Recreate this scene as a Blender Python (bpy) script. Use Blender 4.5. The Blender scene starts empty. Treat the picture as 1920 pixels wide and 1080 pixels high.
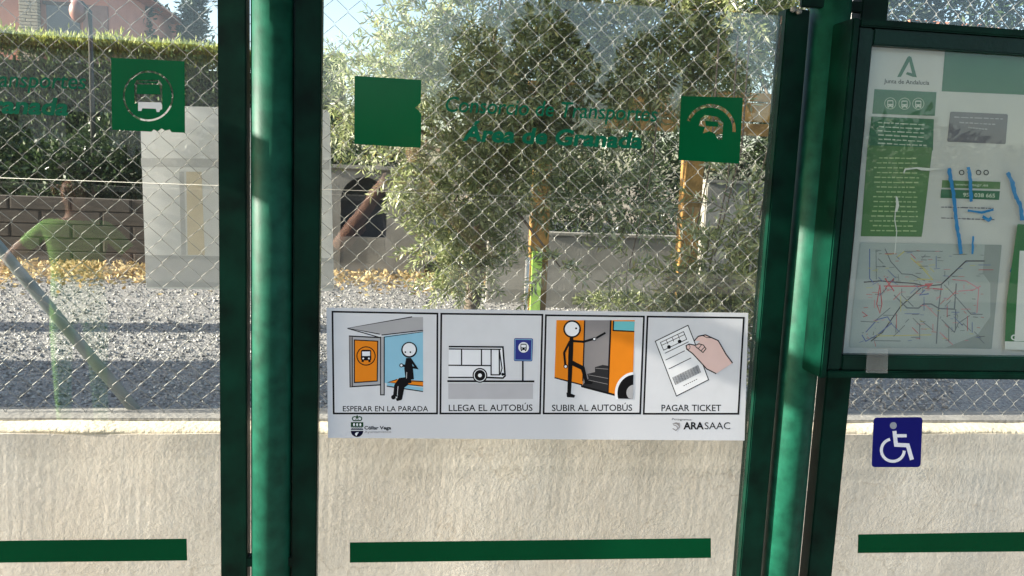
import bpy, bmesh, math, random
import numpy as np
from mathutils import Vector, Matrix
from mathutils import noise as mnoise
random.seed(7); RNG = np.random.default_rng(7)
S = bpy.context.scene
COL = S.collection
PI = math.pi
# ------------------------------------------------------------------ camera
F = 1550.0                                   # focal length in photo pixels (1920 wide)
CAM = Vector((0, -1.8, 1.5))
_x = Vector((11500, -364, -F)).normalized()  # world X and Z seen from the camera (vanishing points of the frame bars)
_z = Vector((385, 11300, F)).normalized()
_d = _x.dot(_z) / 2
xw = (_x - _d * _z).normalized(); zw = (_z - _z.dot(xw) * xw).normalized(); yw = zw.cross(xw)
ROT = Matrix((xw, yw, zw))                   # camera space -> world
cam = bpy.data.cameras.new('camera'); camo = bpy.data.objects.new('camera', cam); COL.objects.link(camo)
cam.sensor_width = 36; cam.lens = F / 1920 * 36; cam.clip_end = 600; cam.clip_start = 0.01
camo.matrix_world = Matrix.Translation(CAM) @ ROT.to_4x4()
S.camera = camo
# ------------------------------------------------------------------ light
SUN_AZ, SUN_EL = math.radians(-93), math.radians(20)      # compass from +Y: low sun far to the left, slightly on the camera's side
w = bpy.data.worlds.new('World'); S.world = w; w.use_nodes = True
nt = w.node_tree; nt.nodes.clear()
sky = nt.nodes.new('ShaderNodeTexSky'); sky.sky_type = 'NISHITA'; sky.sun_disc = False
sky.sun_elevation = SUN_EL; sky.sun_rotation = SUN_AZ % (2 * PI); sky.air_density = 1.0; sky.dust_density = 2.0; sky.ozone_density = 1.0
bg = nt.nodes.new('ShaderNodeBackground'); bg.inputs[1].default_value = 0.10
wo = nt.nodes.new('ShaderNodeOutputWorld')
nt.links.new(sky.outputs[0], bg.inputs[0]); nt.links.new(bg.outputs[0], wo.inputs[0])
sd = Vector((math.sin(SUN_AZ) * math.cos(SUN_EL), math.cos(SUN_AZ) * math.cos(SUN_EL), math.sin(SUN_EL)))
sl = bpy.data.lights.new('sun', 'SUN'); sl.energy = 5.0; sl.angle = math.radians(0.5); sl.color = (1, .93, .82)
so = bpy.data.objects.new('sun', sl); COL.objects.link(so); so.rotation_euler = sd.to_track_quat('Z', 'Y').to_euler()
S.view_settings.view_transform = 'Standard'; S.view_settings.look = 'None'; S.view_settings.gamma = 1
S.view_settings.exposure = 2.05
S.cycles.transparent_max_bounces = 24; S.cycles.max_bounces = 10

# ------------------------------------------------------------------ pixel -> place
def ray(u, v):
    return ROT @ Vector(((u - 960) / F, (540 - v) / F, -1))
def py(u, v, y):                # on the vertical plane y = const
    r = ray(u, v); return CAM + r * ((y - CAM.y) / r.y)
def pz(u, v, z=0.0):            # on the ground
    r = ray(u, v); return CAM + r * ((z - CAM.z) / r.z)
def pd(u, v, d):                # at depth d (metres from the camera along +Y)
    return py(u, v, CAM.y + d)

# ------------------------------------------------------------------ materials
MATS = {}
def node_mat(name):
    m = bpy.data.materials.new(name); m.use_nodes = True
    n = m.node_tree.nodes; b = n['Principled BSDF']
    return m, n, m.node_tree.links, b
def mat(name, c, rough=.6, var=.12, scale=8, bump=0, bscale=60, metal=0, spec=.5, c2=None, coat=0, detail=6, bdist=.01):
    if name in MATS: return MATS[name]
    m, n, l, b = node_mat(name)
    tc = n.new('ShaderNodeTexCoord')
    nz = n.new('ShaderNodeTexNoise'); nz.inputs['Scale'].default_value = scale; nz.inputs['Detail'].default_value = detail
    l.new(tc.outputs['Object'], nz.inputs['Vector'])
    cr = n.new('ShaderNodeValToRGB')
    cr.color_ramp.elements[0].position = .3; cr.color_ramp.elements[1].position = .7
    a = [max(0, x * (1 - var)) for x in c]; d = [min(1, x * (1 + var)) for x in (c2 or c)]
    cr.color_ramp.elements[0].color = (*a, 1); cr.color_ramp.elements[1].color = (*d, 1)
    l.new(nz.outputs['Fac'], cr.inputs[0]); l.new(cr.outputs[0], b.inputs['Base Color'])
    b.inputs['Roughness'].default_value = rough; b.inputs['Metallic'].default_value = metal
    b.inputs['Specular IOR Level'].default_value = spec; b.inputs['Coat Weight'].default_value = coat
    if bump:
        n2 = n.new('ShaderNodeTexNoise'); n2.inputs['Scale'].default_value = bscale; n2.inputs['Detail'].default_value = 5
        l.new(tc.outputs['Object'], n2.inputs['Vector'])
        bp = n.new('ShaderNodeBump'); bp.inputs['Strength'].default_value = bump; bp.inputs['Distance'].default_value = bdist
        l.new(n2.outputs['Fac'], bp.inputs['Height']); l.new(bp.outputs[0], b.inputs['Normal'])
    MATS[name] = m
    return m
def srgb(r, g, b):
    f = lambda v: (v / 255 / 12.92) if v <= 10 else ((v / 255 + .055) / 1.055) ** 2.4
    return (f(r), f(g), f(b))
def ink(name, c, rough=.5, var=.03):
    return mat('ink_' + name, c, rough, var, 25, spec=.12)
def leaf_mat(name, c, c2, trans=.35, rough=.45, scale=3):
    if name in MATS: return MATS[name]
    m, n, l, b = node_mat(name)
    g = n.new('ShaderNodeNewGeometry')
    cr = n.new('ShaderNodeValToRGB'); cr.color_ramp.elements[0].color = (*c, 1); cr.color_ramp.elements[1].color = (*c2, 1)
    l.new(g.outputs['Random Per Island'], cr.inputs[0]); l.new(cr.outputs[0], b.inputs['Base Color'])
    b.inputs['Roughness'].default_value = rough
    t = n.new('ShaderNodeBsdfTranslucent'); l.new(cr.outputs[0], t.inputs[0])
    mx = n.new('ShaderNodeMixShader'); mx.inputs[0].default_value = trans
    l.new(b.outputs[0], mx.inputs[1]); l.new(t.outputs[0], mx.inputs[2])
    l.new(mx.outputs[0], n['Material Output'].inputs[0])
    MATS[name] = m
    return m
def glass_mat(name, tint=(.965, .975, .962), dust=.008, r0=.056):
    m, n, l, b = node_mat(name); n.remove(b)
    lw = n.new('ShaderNodeLayerWeight'); lw.inputs[0].default_value = .5
    p = n.new('ShaderNodeMath'); p.operation = 'POWER'; p.inputs[1].default_value = 5; l.new(lw.outputs['Facing'], p.inputs[0])
    s = n.new('ShaderNodeMath'); s.operation = 'MULTIPLY_ADD'; s.inputs[1].default_value = 1 - r0; s.inputs[2].default_value = r0; l.new(p.outputs[0], s.inputs[0])
    t = n.new('ShaderNodeBsdfTransparent'); t.inputs[0].default_value = (*tint, 1)
    g = n.new('ShaderNodeBsdfGlossy'); g.inputs['Roughness'].default_value = 0.0
    mx = n.new('ShaderNodeMixShader'); l.new(s.outputs[0], mx.inputs[0]); l.new(t.outputs[0], mx.inputs[1]); l.new(g.outputs[0], mx.inputs[2])
    d = n.new('ShaderNodeBsdfDiffuse'); d.inputs[0].default_value = (.7, .72, .7, 1)
    tc = n.new('ShaderNodeTexCoord'); nz = n.new('ShaderNodeTexNoise'); nz.inputs['Scale'].default_value = 5; nz.inputs['Detail'].default_value = 8
    l.new(tc.outputs['Object'], nz.inputs['Vector'])
    mr = n.new('ShaderNodeMapRange'); mr.inputs[1].default_value = .35; mr.inputs[2].default_value = .75; mr.inputs[3].default_value = dust * .4; mr.inputs[4].default_value = dust * 1.8
    l.new(nz.outputs['Fac'], mr.inputs[0])
    m2 = n.new('ShaderNodeMixShader'); l.new(mr.outputs[0], m2.inputs[0]); l.new(mx.outputs[0], m2.inputs[1]); l.new(d.outputs[0], m2.inputs[2])
    l.new(m2.outputs[0], n['Material Output'].inputs[0])
    MATS[name] = m
    return m

def plaster_mat():
    m, n, l, b = node_mat('plaster')
    tc = n.new('ShaderNodeTexCoord')
    def noise(sc, det, rough=.55, stretch=None):
        t = n.new('ShaderNodeTexNoise'); t.inputs['Scale'].default_value = sc; t.inputs['Detail'].default_value = det; t.inputs['Roughness'].default_value = rough
        if stretch:
            mp = n.new('ShaderNodeMapping'); mp.inputs['Scale'].default_value = stretch; mp.inputs['Rotation'].default_value = (0, .25, 0)
            l.new(tc.outputs['Object'], mp.inputs[0]); l.new(mp.outputs[0], t.inputs['Vector'])
        else: l.new(tc.outputs['Object'], t.inputs['Vector'])
        return t
    big = noise(2.2, 5); fine = noise(70, 6)
    cr = n.new('ShaderNodeValToRGB'); e = cr.color_ramp.elements
    e[0].position = .3; e[0].color = (.70, .625, .535, 1); e[1].position = .66; e[1].color = (.80, .735, .65, 1)
    x = e.new(.8); x.color = (.78, .68, .53, 1)
    l.new(big.outputs['Fac'], cr.inputs[0])
    mix = n.new('ShaderNodeMixRGB'); mix.blend_type = 'MULTIPLY'; mix.inputs[0].default_value = .35
    c2 = n.new('ShaderNodeValToRGB'); c2.color_ramp.elements[0].position = .3; c2.color_ramp.elements[0].color = (.7, .68, .66, 1); c2.color_ramp.elements[1].position = .6
    l.new(fine.outputs['Fac'], c2.inputs[0]); l.new(cr.outputs[0], mix.inputs[1]); l.new(c2.outputs[0], mix.inputs[2])
    dr = noise(3.0, 6, .65, (1.6, 1.6, .5)); dc = n.new('ShaderNodeValToRGB'); dc.color_ramp.elements[0].position = .38; dc.color_ramp.elements[0].color = (.80, .76, .70, 1); dc.color_ramp.elements[1].position = .52
    l.new(dr.outputs['Fac'], dc.inputs[0])
    mxd = n.new('ShaderNodeMixRGB'); mxd.blend_type = 'MULTIPLY'; mxd.inputs[0].default_value = .28; l.new(mix.outputs[0], mxd.inputs[1]); l.new(dc.outputs[0], mxd.inputs[2])
    vo = n.new('ShaderNodeTexVoronoi'); vo.feature = 'DISTANCE_TO_EDGE'; vo.inputs['Scale'].default_value = 2.3; wv = noise(4, 5); wm_ = n.new('ShaderNodeMixRGB'); wm_.inputs[0].default_value = .35; l.new(tc.outputs['Object'], wm_.inputs[1]); l.new(wv.outputs['Color'], wm_.inputs[2]); l.new(wm_.outputs[0], vo.inputs['Vector'])
    vc = n.new('ShaderNodeValToRGB'); vc.color_ramp.elements[0].position = .0; vc.color_ramp.elements[0].color = (.66, .6, .53, 1); vc.color_ramp.elements[1].position = .008
    l.new(vo.outputs['Distance'], vc.inputs[0]); mxc = n.new('ShaderNodeMixRGB'); mxc.blend_type = 'MULTIPLY'; mxc.inputs[0].default_value = .45; l.new(mxd.outputs[0], mxc.inputs[1]); l.new(vc.outputs[0], mxc.inputs[2])
    l.new(mxc.outputs[0], b.inputs['Base Color']); b.inputs['Roughness'].default_value = .92; b.inputs['Specular IOR Level'].default_value = .2
    h1 = noise(120, 5, .6); h2 = noise(11, 4, .6); h3 = noise(38, 4)
    a1 = n.new('ShaderNodeMath'); a1.operation = 'MULTIPLY'; a1.inputs[1].default_value = 1.5; l.new(h2.outputs['Fac'], a1.inputs[0])
    a2 = n.new('ShaderNodeMath'); a2.operation = 'ADD'; l.new(h1.outputs['Fac'], a2.inputs[0]); l.new(a1.outputs[0], a2.inputs[1])
    a3 = n.new('ShaderNodeMath'); a3.operation = 'ADD'; l.new(a2.outputs[0], a3.inputs[0]); l.new(h3.outputs['Fac'], a3.inputs[1])
    bp = n.new('ShaderNodeBump'); bp.inputs['Strength'].default_value = .26; bp.inputs['Distance'].default_value = .003
    l.new(a3.outputs[0], bp.inputs['Height']); l.new(bp.outputs[0], b.inputs['Normal'])
    MATS['plaster'] = m
    return m

M_PAINT = mat('green_paint', (.0004, .011, .0065), .42, .35, 14, .12, 90, spec=.10, c2=(.0008, .019, .011), bdist=.002)
M_POST = mat('worn_green_paint', (.003, .052, .030), .5, .2, 30, .25, 260, c2=(.006, .070, .042), bdist=.001, spec=.16)
M_GLASS = glass_mat('pane_glass')
M_CASEGLASS = glass_mat('case_glass', (.95, .97, .95), .02, .03)
M_WIRE = mat('galvanised_wire', (.23, .23, .21), .5, .15, 40, metal=.35)
M_PIPE = mat('galvanised_pipe', (.23, .27, .27), .5, .2, 12, metal=.2)
M_PLASTER = plaster_mat()
M_COPING = mat('cream_cement', (.60, .53, .40), .9, .12, 10, .5, 60)
M_CONC = mat('concrete', (.24, .23, .20), .95, .18, 5, .4, 50)
M_BLOCK = mat('block_stone', (.055, .046, .037), .95, .3, 4, .5, 40)
M_MORTAR = mat('mortar', (.05, .045, .04), .95, .2, 8)
M_WOOD = mat('ochre_timber', (.20, .11, .025), .75, .3, 7, .3, 40, c2=(.26, .145, .035))
M_BARK = mat('bark', (.10, .08, .06), .95, .35, 20, .8, 30)
V_GREEN = mat('green_vinyl', (.0006, .10, .033), .15, .08, 6, .04, 5, spec=.18, bdist=.004)
V_LET = mat('letter_vinyl', (.0008, .12, .06), .4, .2, 12, spec=.15)
V_STRIPE = mat('green_tape', (.0004, .056, .019), .2, .1, 4, .04, 6, spec=.05, bdist=.003)

# ------------------------------------------------------------------ objects
def mesh_obj(name, verts, faces, m, parent=None, mi=None, smooth=False):
    me = bpy.data.meshes.new(name)
    me.from_pydata([tuple(v) for v in verts], [], faces)
    for x in (m if isinstance(m, (list, tuple)) else [m]): me.materials.append(x)
    if mi is not None: me.polygons.foreach_set('material_index', mi)
    if smooth: me.polygons.foreach_set('use_smooth', [True] * len(me.polygons))
    me.update()
    o = bpy.data.objects.new(name, me); COL.objects.link(o)
    if parent: o.parent = parent
    return o
def bm_obj(name, bm, m, parent=None, smooth=False):
    me = bpy.data.meshes.new(name); bm.to_mesh(me); bm.free()
    for x in (m if isinstance(m, (list, tuple)) else [m]): me.materials.append(x)
    if smooth: me.polygons.foreach_set('use_smooth', [True] * len(me.polygons))
    o = bpy.data.objects.new(name, me); COL.objects.link(o)
    if parent: o.parent = parent
    return o
def tag(o, label=None, cat=None, group=None, kind=None):
    if label: o['label'] = label
    if cat: o['category'] = cat
    if group: o['group'] = group
    if kind: o['kind'] = kind
    return o
def thing(name, label, cat, group=None):
    o = bpy.data.objects.new(name, None); COL.objects.link(o); o.empty_display_size = .1
    return tag(o, label, cat, group)
def box(name, a, b, m, parent=None, bev=0):
    bm = bmesh.new()
    x0, x1 = sorted((a[0], b[0])); y0, y1 = sorted((a[1], b[1])); z0, z1 = sorted((a[2], b[2]))
    bmesh.ops.create_cube(bm, size=1)
    for v in bm.verts: v.co = Vector((x0 + (v.co.x + .5) * (x1 - x0), y0 + (v.co.y + .5) * (y1 - y0), z0 + (v.co.z + .5) * (z1 - z0)))
    if bev: bmesh.ops.bevel(bm, geom=bm.edges[:], offset=bev, segments=2, affect='EDGES')
    return bm_obj(name, bm, m, parent)
def tube_into(bm, pts, radii, seg=8, cap=True):
    rings = []
    pts = [Vector(p) for p in pts]
    prev = None
    for i, p in enumerate(pts):
        t = (pts[min(i + 1, len(pts) - 1)] - pts[max(i - 1, 0)]).normalized()
        if prev is None:
            prev = t.orthogonal().normalized()
        u = (prev - prev.dot(t) * t).normalized(); prev = u; v = t.cross(u)
        r = radii[i] if hasattr(radii, '__len__') else radii
        rings.append([bm.verts.new(p + r * (math.cos(2 * PI * k / seg) * u + math.sin(2 * PI * k / seg) * v)) for k in range(seg)])
    for a, b in zip(rings, rings[1:]):
        for k in range(seg): bm.faces.new((a[k], a[(k + 1) % seg], b[(k + 1) % seg], b[k]))
    if cap: bm.faces.new(rings[0][::-1]); bm.faces.new(rings[-1])
def tube(name, pts, radii, m, parent=None, seg=12):
    bm = bmesh.new(); tube_into(bm, pts, radii, seg)
    return bm_obj(name, bm, m, parent, True)
def sheet(name, x0, x1, y0, y1, z, m, n=1):
    v = [(x0, y0, z), (x1, y0, z), (x1, y1, z), (x0, y1, z)]
    return tag(mesh_obj(name, v, [(0, 1, 2, 3)], m), kind='structure')

# flat print: shapes given in photo pixels, laid on the plane y = Y, later shapes in front
class Print:
    def __init__(s, Y): s.Y = Y; s.v = []; s.f = []; s.m = []; s.mats = []; s.layer = 0
    def mi(s, m):
        if m not in s.mats: s.mats.append(m)
        return s.mats.index(m)
    def add(s, verts, faces, m):
        s.layer += 1; y = s.Y - s.layer * 1.2e-5; o = len(s.v); k = s.mi(m)
        s.v += [py(u, v, y) for u, v in verts]
        for f in faces: s.f.append([i + o for i in f]); s.m.append(k)
    def poly(s, pts, m): s.add(pts, [list(range(len(pts)))], m)
    def rect(s, u0, v0, u1, v1, m): s.poly([(u0, v0), (u1, v0), (u1, v1), (u0, v1)], m)
    def line(s, pts, wd, m, closed=False, taper=None):
        n = len(pts); V = []; Fc = []
        for i, p in enumerate(pts):
            a = pts[i - 1] if (i > 0 or closed) else None; b = pts[(i + 1) % n] if (i < n - 1 or closed) else None
            p = Vector(p); d1 = (p - Vector(a)).normalized() if a is not None else None; d2 = (Vector(b) - p).normalized() if b is not None else None
            if d1 is None: d1 = d2
            if d2 is None: d2 = d1
            n1 = Vector((-d1.y, d1.x)); n2 = Vector((-d2.y, d2.x)); t = n1 + n2
            t = t.normalized() if t.length > 1e-6 else n1
            k = min(2.0, 1 / max(.3, t.dot(n1)))
            hw = wd / 2 * (taper[i] if taper else 1)
            V += [p + t * hw * k, p - t * hw * k]
        for i in range(n if closed else n - 1):
            j = (i + 1) % n; Fc.append((2 * i, 2 * i + 1, 2 * j + 1, 2 * j))
        s.add([tuple(q) for q in V], Fc, m)
    def frame(s, c, wd, m):      # c: four corners
        s.line(c, wd, m, True)
    def disc(s, u, v, r, m, ry=None, n=28):
        s.poly([(u + r * math.cos(2 * PI * k / n), v + (ry or r) * math.sin(2 * PI * k / n)) for k in range(n)], m)
    def ring(s, u, v, r, wd, m, ry=None, n=40):
        s.line([(u + r * math.cos(2 * PI * k / n), v + (ry or r) * math.sin(2 * PI * k / n)) for k in range(n)], wd, m, True)
    def holes(s, loops, m):      # outline with holes
        cu = bpy.data.curves.new('c', 'CURVE'); cu.dimensions = '2D'; cu.fill_mode = 'BOTH'
        for lp in loops:
            sp = cu.splines.new('POLY'); sp.points.add(len(lp) - 1); sp.use_cyclic_u = True
            for q, (a, b) in zip(sp.points, lp): q.co = (a / 100, -b / 100, 0, 1)
        ob = bpy.data.objects.new('c', cu); me = bpy.data.meshes.new_from_object(ob)
        s.add([(q.co.x * 100, -q.co.y * 100) for q in me.vertices], [list(p.vertices) for p in me.polygons], m)
        bpy.data.objects.remove(ob); bpy.data.meshes.remove(me); bpy.data.curves.remove(cu)
    def text(s, t, p0, p1, h, m, bold=0, shear=0, fit=True):   # baseline p0..p1, capital height h
        cu = bpy.data.curves.new('t', 'FONT'); cu.body = t; cu.size = 1; cu.resolution_u = 3; cu.offset = bold; cu.shear = shear
        ob = bpy.data.objects.new('t', cu); me = bpy.data.meshes.new_from_object(ob)
        n = len(me.vertices)
        if n:
            co = np.empty(n * 3); me.vertices.foreach_get('co', co); co = co.reshape(-1, 3)
            x0, x1 = co[:, 0].min(), co[:, 0].max()
            d = Vector((p1[0] - p0[0], p1[1] - p0[1])); sx = 1 / (x1 - x0); up = Vector((d.y, -d.x)).normalized() * h / .70
            V = [(p0[0] + d.x * (c[0] - x0) * sx + up.x * c[1], p0[1] + d.y * (c[0] - x0) * sx + up.y * c[1]) for c in co]
            s.add(V, [list(p.vertices) for p in me.polygons], m)
        bpy.data.objects.remove(ob); bpy.data.meshes.remove(me); bpy.data.curves.remove(cu)
    def build(s, name, parent=None): return mesh_obj(name, s.v, s.f, s.mats, parent, s.m)

def slab(name, corners, y0, y1, m, parent=None):   # photo-pixel outline on plane y0, thickened to y1
    a = [py(u, v, y0) for u, v in corners]; b = [Vector((p.x, y1, p.z)) for p in a]; n = len(a)
    f = [list(range(n)), list(range(2 * n - 1, n - 1, -1))] + [(i, i + n, (i + 1) % n + n, (i + 1) % n) for i in range(n)]
    return mesh_obj(name, a + b, f, m, parent)

# ================================================================== THE GROUND
M_EARTH = mat('earth', (.16, .13, .09), .95, .3, .6, .4, 20)
M_ASPH = mat('asphalt', (.05, .05, .052), .9, .3, 30, .5, 150)
M_PAVE = mat('pavement_tile', (.21, .20, .18), .85, .15, 4, .2, 60)
def gravel_material():
    m, n, l, b = node_mat('gravel_bed')
    tc = n.new('ShaderNodeTexCoord'); v = n.new('ShaderNodeTexVoronoi'); v.inputs['Scale'].default_value = 55
    l.new(tc.outputs['Object'], v.inputs['Vector'])
    cr = n.new('ShaderNodeValToRGB'); e = cr.color_ramp.elements; e[0].color = (.095, .09, .085, 1); e[1].color = (.33, .32, .30, 1)
    l.new(v.outputs['Color'], cr.inputs[0]); l.new(cr.outputs[0], b.inputs['Base Color']); b.inputs['Roughness'].default_value = .95
    bp = n.new('ShaderNodeBump'); bp.inputs['Strength'].default_value = .7; bp.inputs['Distance'].default_value = .02; bp.invert = True
    l.new(v.outputs['Distance'], bp.inputs['Height']); l.new(bp.outputs[0], b.inputs['Normal'])
    return m
WY0, WY1, FY = .52, .70, .645        # boundary wall front, back; fence plane
sheet('ground', -150, 150, -150, 250, -.2, M_EARTH)
sheet('gravel_lot', -9, 9.5, WY1 - .02, 10.6, 0, gravel_material())
sheet('back_earth', -40, 40, 10.55, 120, -.01, M_EARTH)
tag(box('pavement', (-25, -2.3, -.15), (25, WY0 + .02, 0), M_PAVE), kind='structure')
tag(box('kerb', (-25, -2.45, -.15), (25, -2.304, -.004), M_CONC), kind='structure')
sheet('road', -60, 60, -9, -2.45, -.13, M_ASPH)
tag(box('far_pavement', (-60, -11.5, -.16), (60, -9, 0), M_PAVE), kind='structure')

# loose gravel stones
def gravel():
    n = 24000; V = []; Fc = []
    base = np.array([(1, 0, 0), (-.5, .87, 0), (-.5, -.87, 0), (.2, .1, .8), (0, 0, -.5)])
    tri = [(0, 1, 3), (1, 2, 3), (2, 0, 3), (0, 4, 1), (1, 4, 2), (2, 4, 0)]
    for i in range(n):
        d = 4.3 + 7.2 * random.random() ** 1.2; x = (random.random() - .45) * 1.35 * d
        r = random.uniform(.007, .02); a = random.random() * 6.28; c, s_ = math.cos(a), math.sin(a)
        b = base * r * RNG.uniform(.7, 1.3, (5, 3))
        o = len(V)
        V += [(x + c * q[0] - s_ * q[1], CAM.y + d + s_ * q[0] + c * q[1], q[2] + .006) for q in b]
        Fc += [(p + o, q + o, t + o) for p, q, t in tri]
    o = mesh_obj('gravel_stones', V, Fc, leaf_mat('stone_mix', (.08, .08, .08), (.46, .45, .42), 0, .95))
    tag(o, 'loose grey and white gravel stones scattered over the yard', 'gravel', kind='stuff')
gravel()

# ================================================================== BOUNDARY WALL AND FENCE
ztop = sum(py(u, v, WY0).z for u, v in ((200, 808), (360, 812), (1700, 824))) / 3 + .014
wall = thing('boundary_wall', 'low cream plastered boundary wall carrying the wire fence behind the shelter', 'wall')
def wall_body():
    nx = 360; x0, x1 = -5, 5; V = []; Fc = []
    for i in range(nx + 1):
        x = x0 + (x1 - x0) * i / nx
        h = ztop - .012 + .004 * mnoise.noise((x * 3, 0, 0))
        for k, (y, z) in enumerate(((WY0, -.1), (WY0, h * .5), (WY0, h), (WY1, h), (WY1, -.1))):
            V.append((x, y + (.004 * mnoise.noise((x * 4, z * 4, 0)) if k < 3 else 0), z))
    for i in range(nx):
        for k in range(4): a = i * 5 + k; Fc.append((a, a + 5, a + 6, a + 1))
    return mesh_obj('plaster_body', V, Fc, M_PLASTER, wall)
wall_body()
def coping():
    nx = 300; V = []; Fc = []; prof = [(WY0 + .006, -.016), (WY0 + .002, -.009), (WY0 + .006, -.002), (WY0 + .03, .004), (WY1 - .05, .004), (WY1 + .003, -.004), (WY1 + .003, -.02)]
    for i in range(nx + 1):
        x = -5 + 10 * i / nx
        for y, z in prof: V.append((x, y + .005 * mnoise.noise((x * 9, z * 20, 1)), ztop + z + .006 * mnoise.noise((x * 6, y * 5, 2))))
    n = len(prof)
    for i in range(nx):
        for k in range(n - 1): a = i * n + k; Fc.append((a, a + n, a + n + 1, a + 1))
    return mesh_obj('coping', V, Fc, M_COPING, wall, smooth=True)
coping()
box('concrete_strip', (-5, FY - .055, ztop - .01), (5, WY1 + .005, ztop + .011), mat('grey_cement', (.23, .22, .2), .95, .25, 9, .4, 60), wall, .003)

fence = thing('chain_link_fence', 'galvanised chain link fence standing on the plastered wall', 'fence')
D = .0725; ZF0, ZF1 = ztop + .012, 2.45
def wire_mesh(phase, X0):
    n = int((ZF1 - ZF0) / (D / 2)); pts = []
    for k in range(n + 1):
        side = (k + phase) % 2
        z = ZF0 + k * D / 2
        xx = (D / 2) * side
        j = .0022 * (1 if side else -1)
        e = .0016
        gx_, gy_, gz_ = (.004 * mnoise.noise((X0 + xx, z, 3.1)) * 1.0, .012 * mnoise.noise(((X0 + xx) * 1.3, z * 1.3, 7.7)), .005 * mnoise.noise(((X0 + xx) * 2, z * 2, 1.3)))
        gx_ += .003 * mnoise.noise(((X0 + xx) * 6, z * 6, 5))
        pts.append((xx - (e if side else -e) + gx_, j + gy_, z - .004 + gz_)); pts.append((xx - (e if side else -e) + gx_, -j + gy_, z + .004 + gz_))
    bm = bmesh.new(); tube_into(bm, pts, .00098, 4)
    me = bpy.data.meshes.new('wire'); bm.to_mesh(me); bm.free(); me.materials.append(M_WIRE)
    return me
x0f = py(-60, 400, FY).x; nw = int((py(2010, 400, FY).x - x0f) / (D / 2)) + 1
for i in range(min(nw, 300)):
    o = bpy.data.objects.new('wire', wire_mesh(i % 2, x0f + i * D / 2)); COL.objects.link(o); o.parent = fence
    o.location = (x0f + i * D / 2, FY, 0)
xl, xr = x0f, x0f + nw * D / 2
tube('tension_wire', [(xl, FY - .004, py(300, 345, FY).z), (xr, FY - .004, py(300, 345, FY).z + .01)], .0008, M_WIRE, fence, 5)
tube('tension_wire', [(xl, FY - .004, 2.43), (xr, FY - .004, 2.43)], .0016, M_WIRE, fence, 5)
for u in (1602, -330):
    p = py(u, 5, FY + .03); tube('fence_post', [(p.x, FY + .03, ztop - .02), (p.x, FY + .03, 2.5)], .02, mat('white_steel', (.7, .7, .68), .5), fence)
pa, pb = py(262, 790, FY + .045), py(-60, 395, FY + .045)
tube('brace', [(pa.x, FY + .045, ztop - .01), pb, pb + (pb - pa) * .5], .0165, M_PIPE, fence)
pa2, pb2 = py(70, 640, FY + .4), py(-60, 520, FY + .4)

# board behind the mesh
M_BOARD = mat('white_board', (.74, .74, .72), .6, .04, 3)
bd = thing('white_board', 'blank white board fixed behind the wire mesh beside the round post', 'board')
YB = FY + .03
pc = [(262, 197), (612, 206), (618, 212), (626, 540), (622, 546), (274, 541)]
slab('panel', pc, YB, YB + .006, M_BOARD, bd)
pr = Print(YB - .0002)  # painted bands stand in for a facade reflected in the glass
cream = ink('reflected_cream', srgb(222, 210, 186)); gry = ink('reflected_grey', srgb(198, 198, 196)); gr2 = ink('reflected_grey2', srgb(186, 187, 186))
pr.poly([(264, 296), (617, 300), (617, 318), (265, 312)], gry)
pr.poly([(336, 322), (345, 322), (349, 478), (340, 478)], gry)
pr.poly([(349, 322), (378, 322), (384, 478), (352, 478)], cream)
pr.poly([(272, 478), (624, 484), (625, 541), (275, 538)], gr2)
pr.build('painted_reflection', bd)

# ================================================================== BUS SHELTER
sh = thing('bus_shelter', 'dark green steel and glass bus shelter with round posts', 'bus shelter')
YG = 0.0
def vx(u, v): return py(u, v, YG).x
def bar(name, uL, uR, v, z0, z1, y0=-.022, y1=.022, parent=sh, m=M_PAINT):
    return box(name, (vx(uL, v), y0, z0), (vx(uR, v), y1, z1), m, parent, .0025)
ZB = .35
ztopM = py(1300, 18, YG).z
bar('frame_bar', 415, 466, 540, ZB, 2.2); bar('frame_bar', 552, 600, 540, ZB, 2.2)
bar('frame_bar', 1417, 1459, 620, ZB, py(1480, 16, -.02).z); bar('frame_bar', 1507, 1552, 1070, ZB, 2.2)
cxL = (vx(471, 540) + vx(550, 540)) / 2; cxR = (vx(1467, 640) + vx(1535, 640)) / 2
rL = (vx(550, 540) - vx(471, 540)) / 2
for cx in (cxL, cxR):
    tube('post', [(cx, 0, 0), (cx, 0, 1.0), (cx, 0, 2.42)], rL, M_POST, sh, 40)
    tube('base_plate', [(cx, 0, 0), (cx, 0, .012)], .11, M_PAINT, sh, 24)
xe0 = vx(415, 540); xl_left = xe0 - .95
box('frame_bar', (xl_left - .05, -.022, ZB), (xl_left, .022, 2.2), M_PAINT, sh, .0025)
panes = [(xl_left, xe0, 2.2), (vx(600, 540), vx(1417, 620), ztopM), (vx(1552, 1070), vx(1552, 1070) + .95, 2.2)]
for a, b, z1 in panes:
    box('glass_pane', (a + .0005, -.004, ZB + .001), (b - .0005, .004, z1), M_GLASS, sh)
    box('bottom_rail', (a + .001, -.021, ZB - .05), (b - .001, .021, ZB), M_PAINT, sh)
xrE = panes[2][1]
box('frame_bar', (xrE, -.022, ZB), (xrE + .05, .022, 2.2), M_PAINT, sh, .0025)
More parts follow.
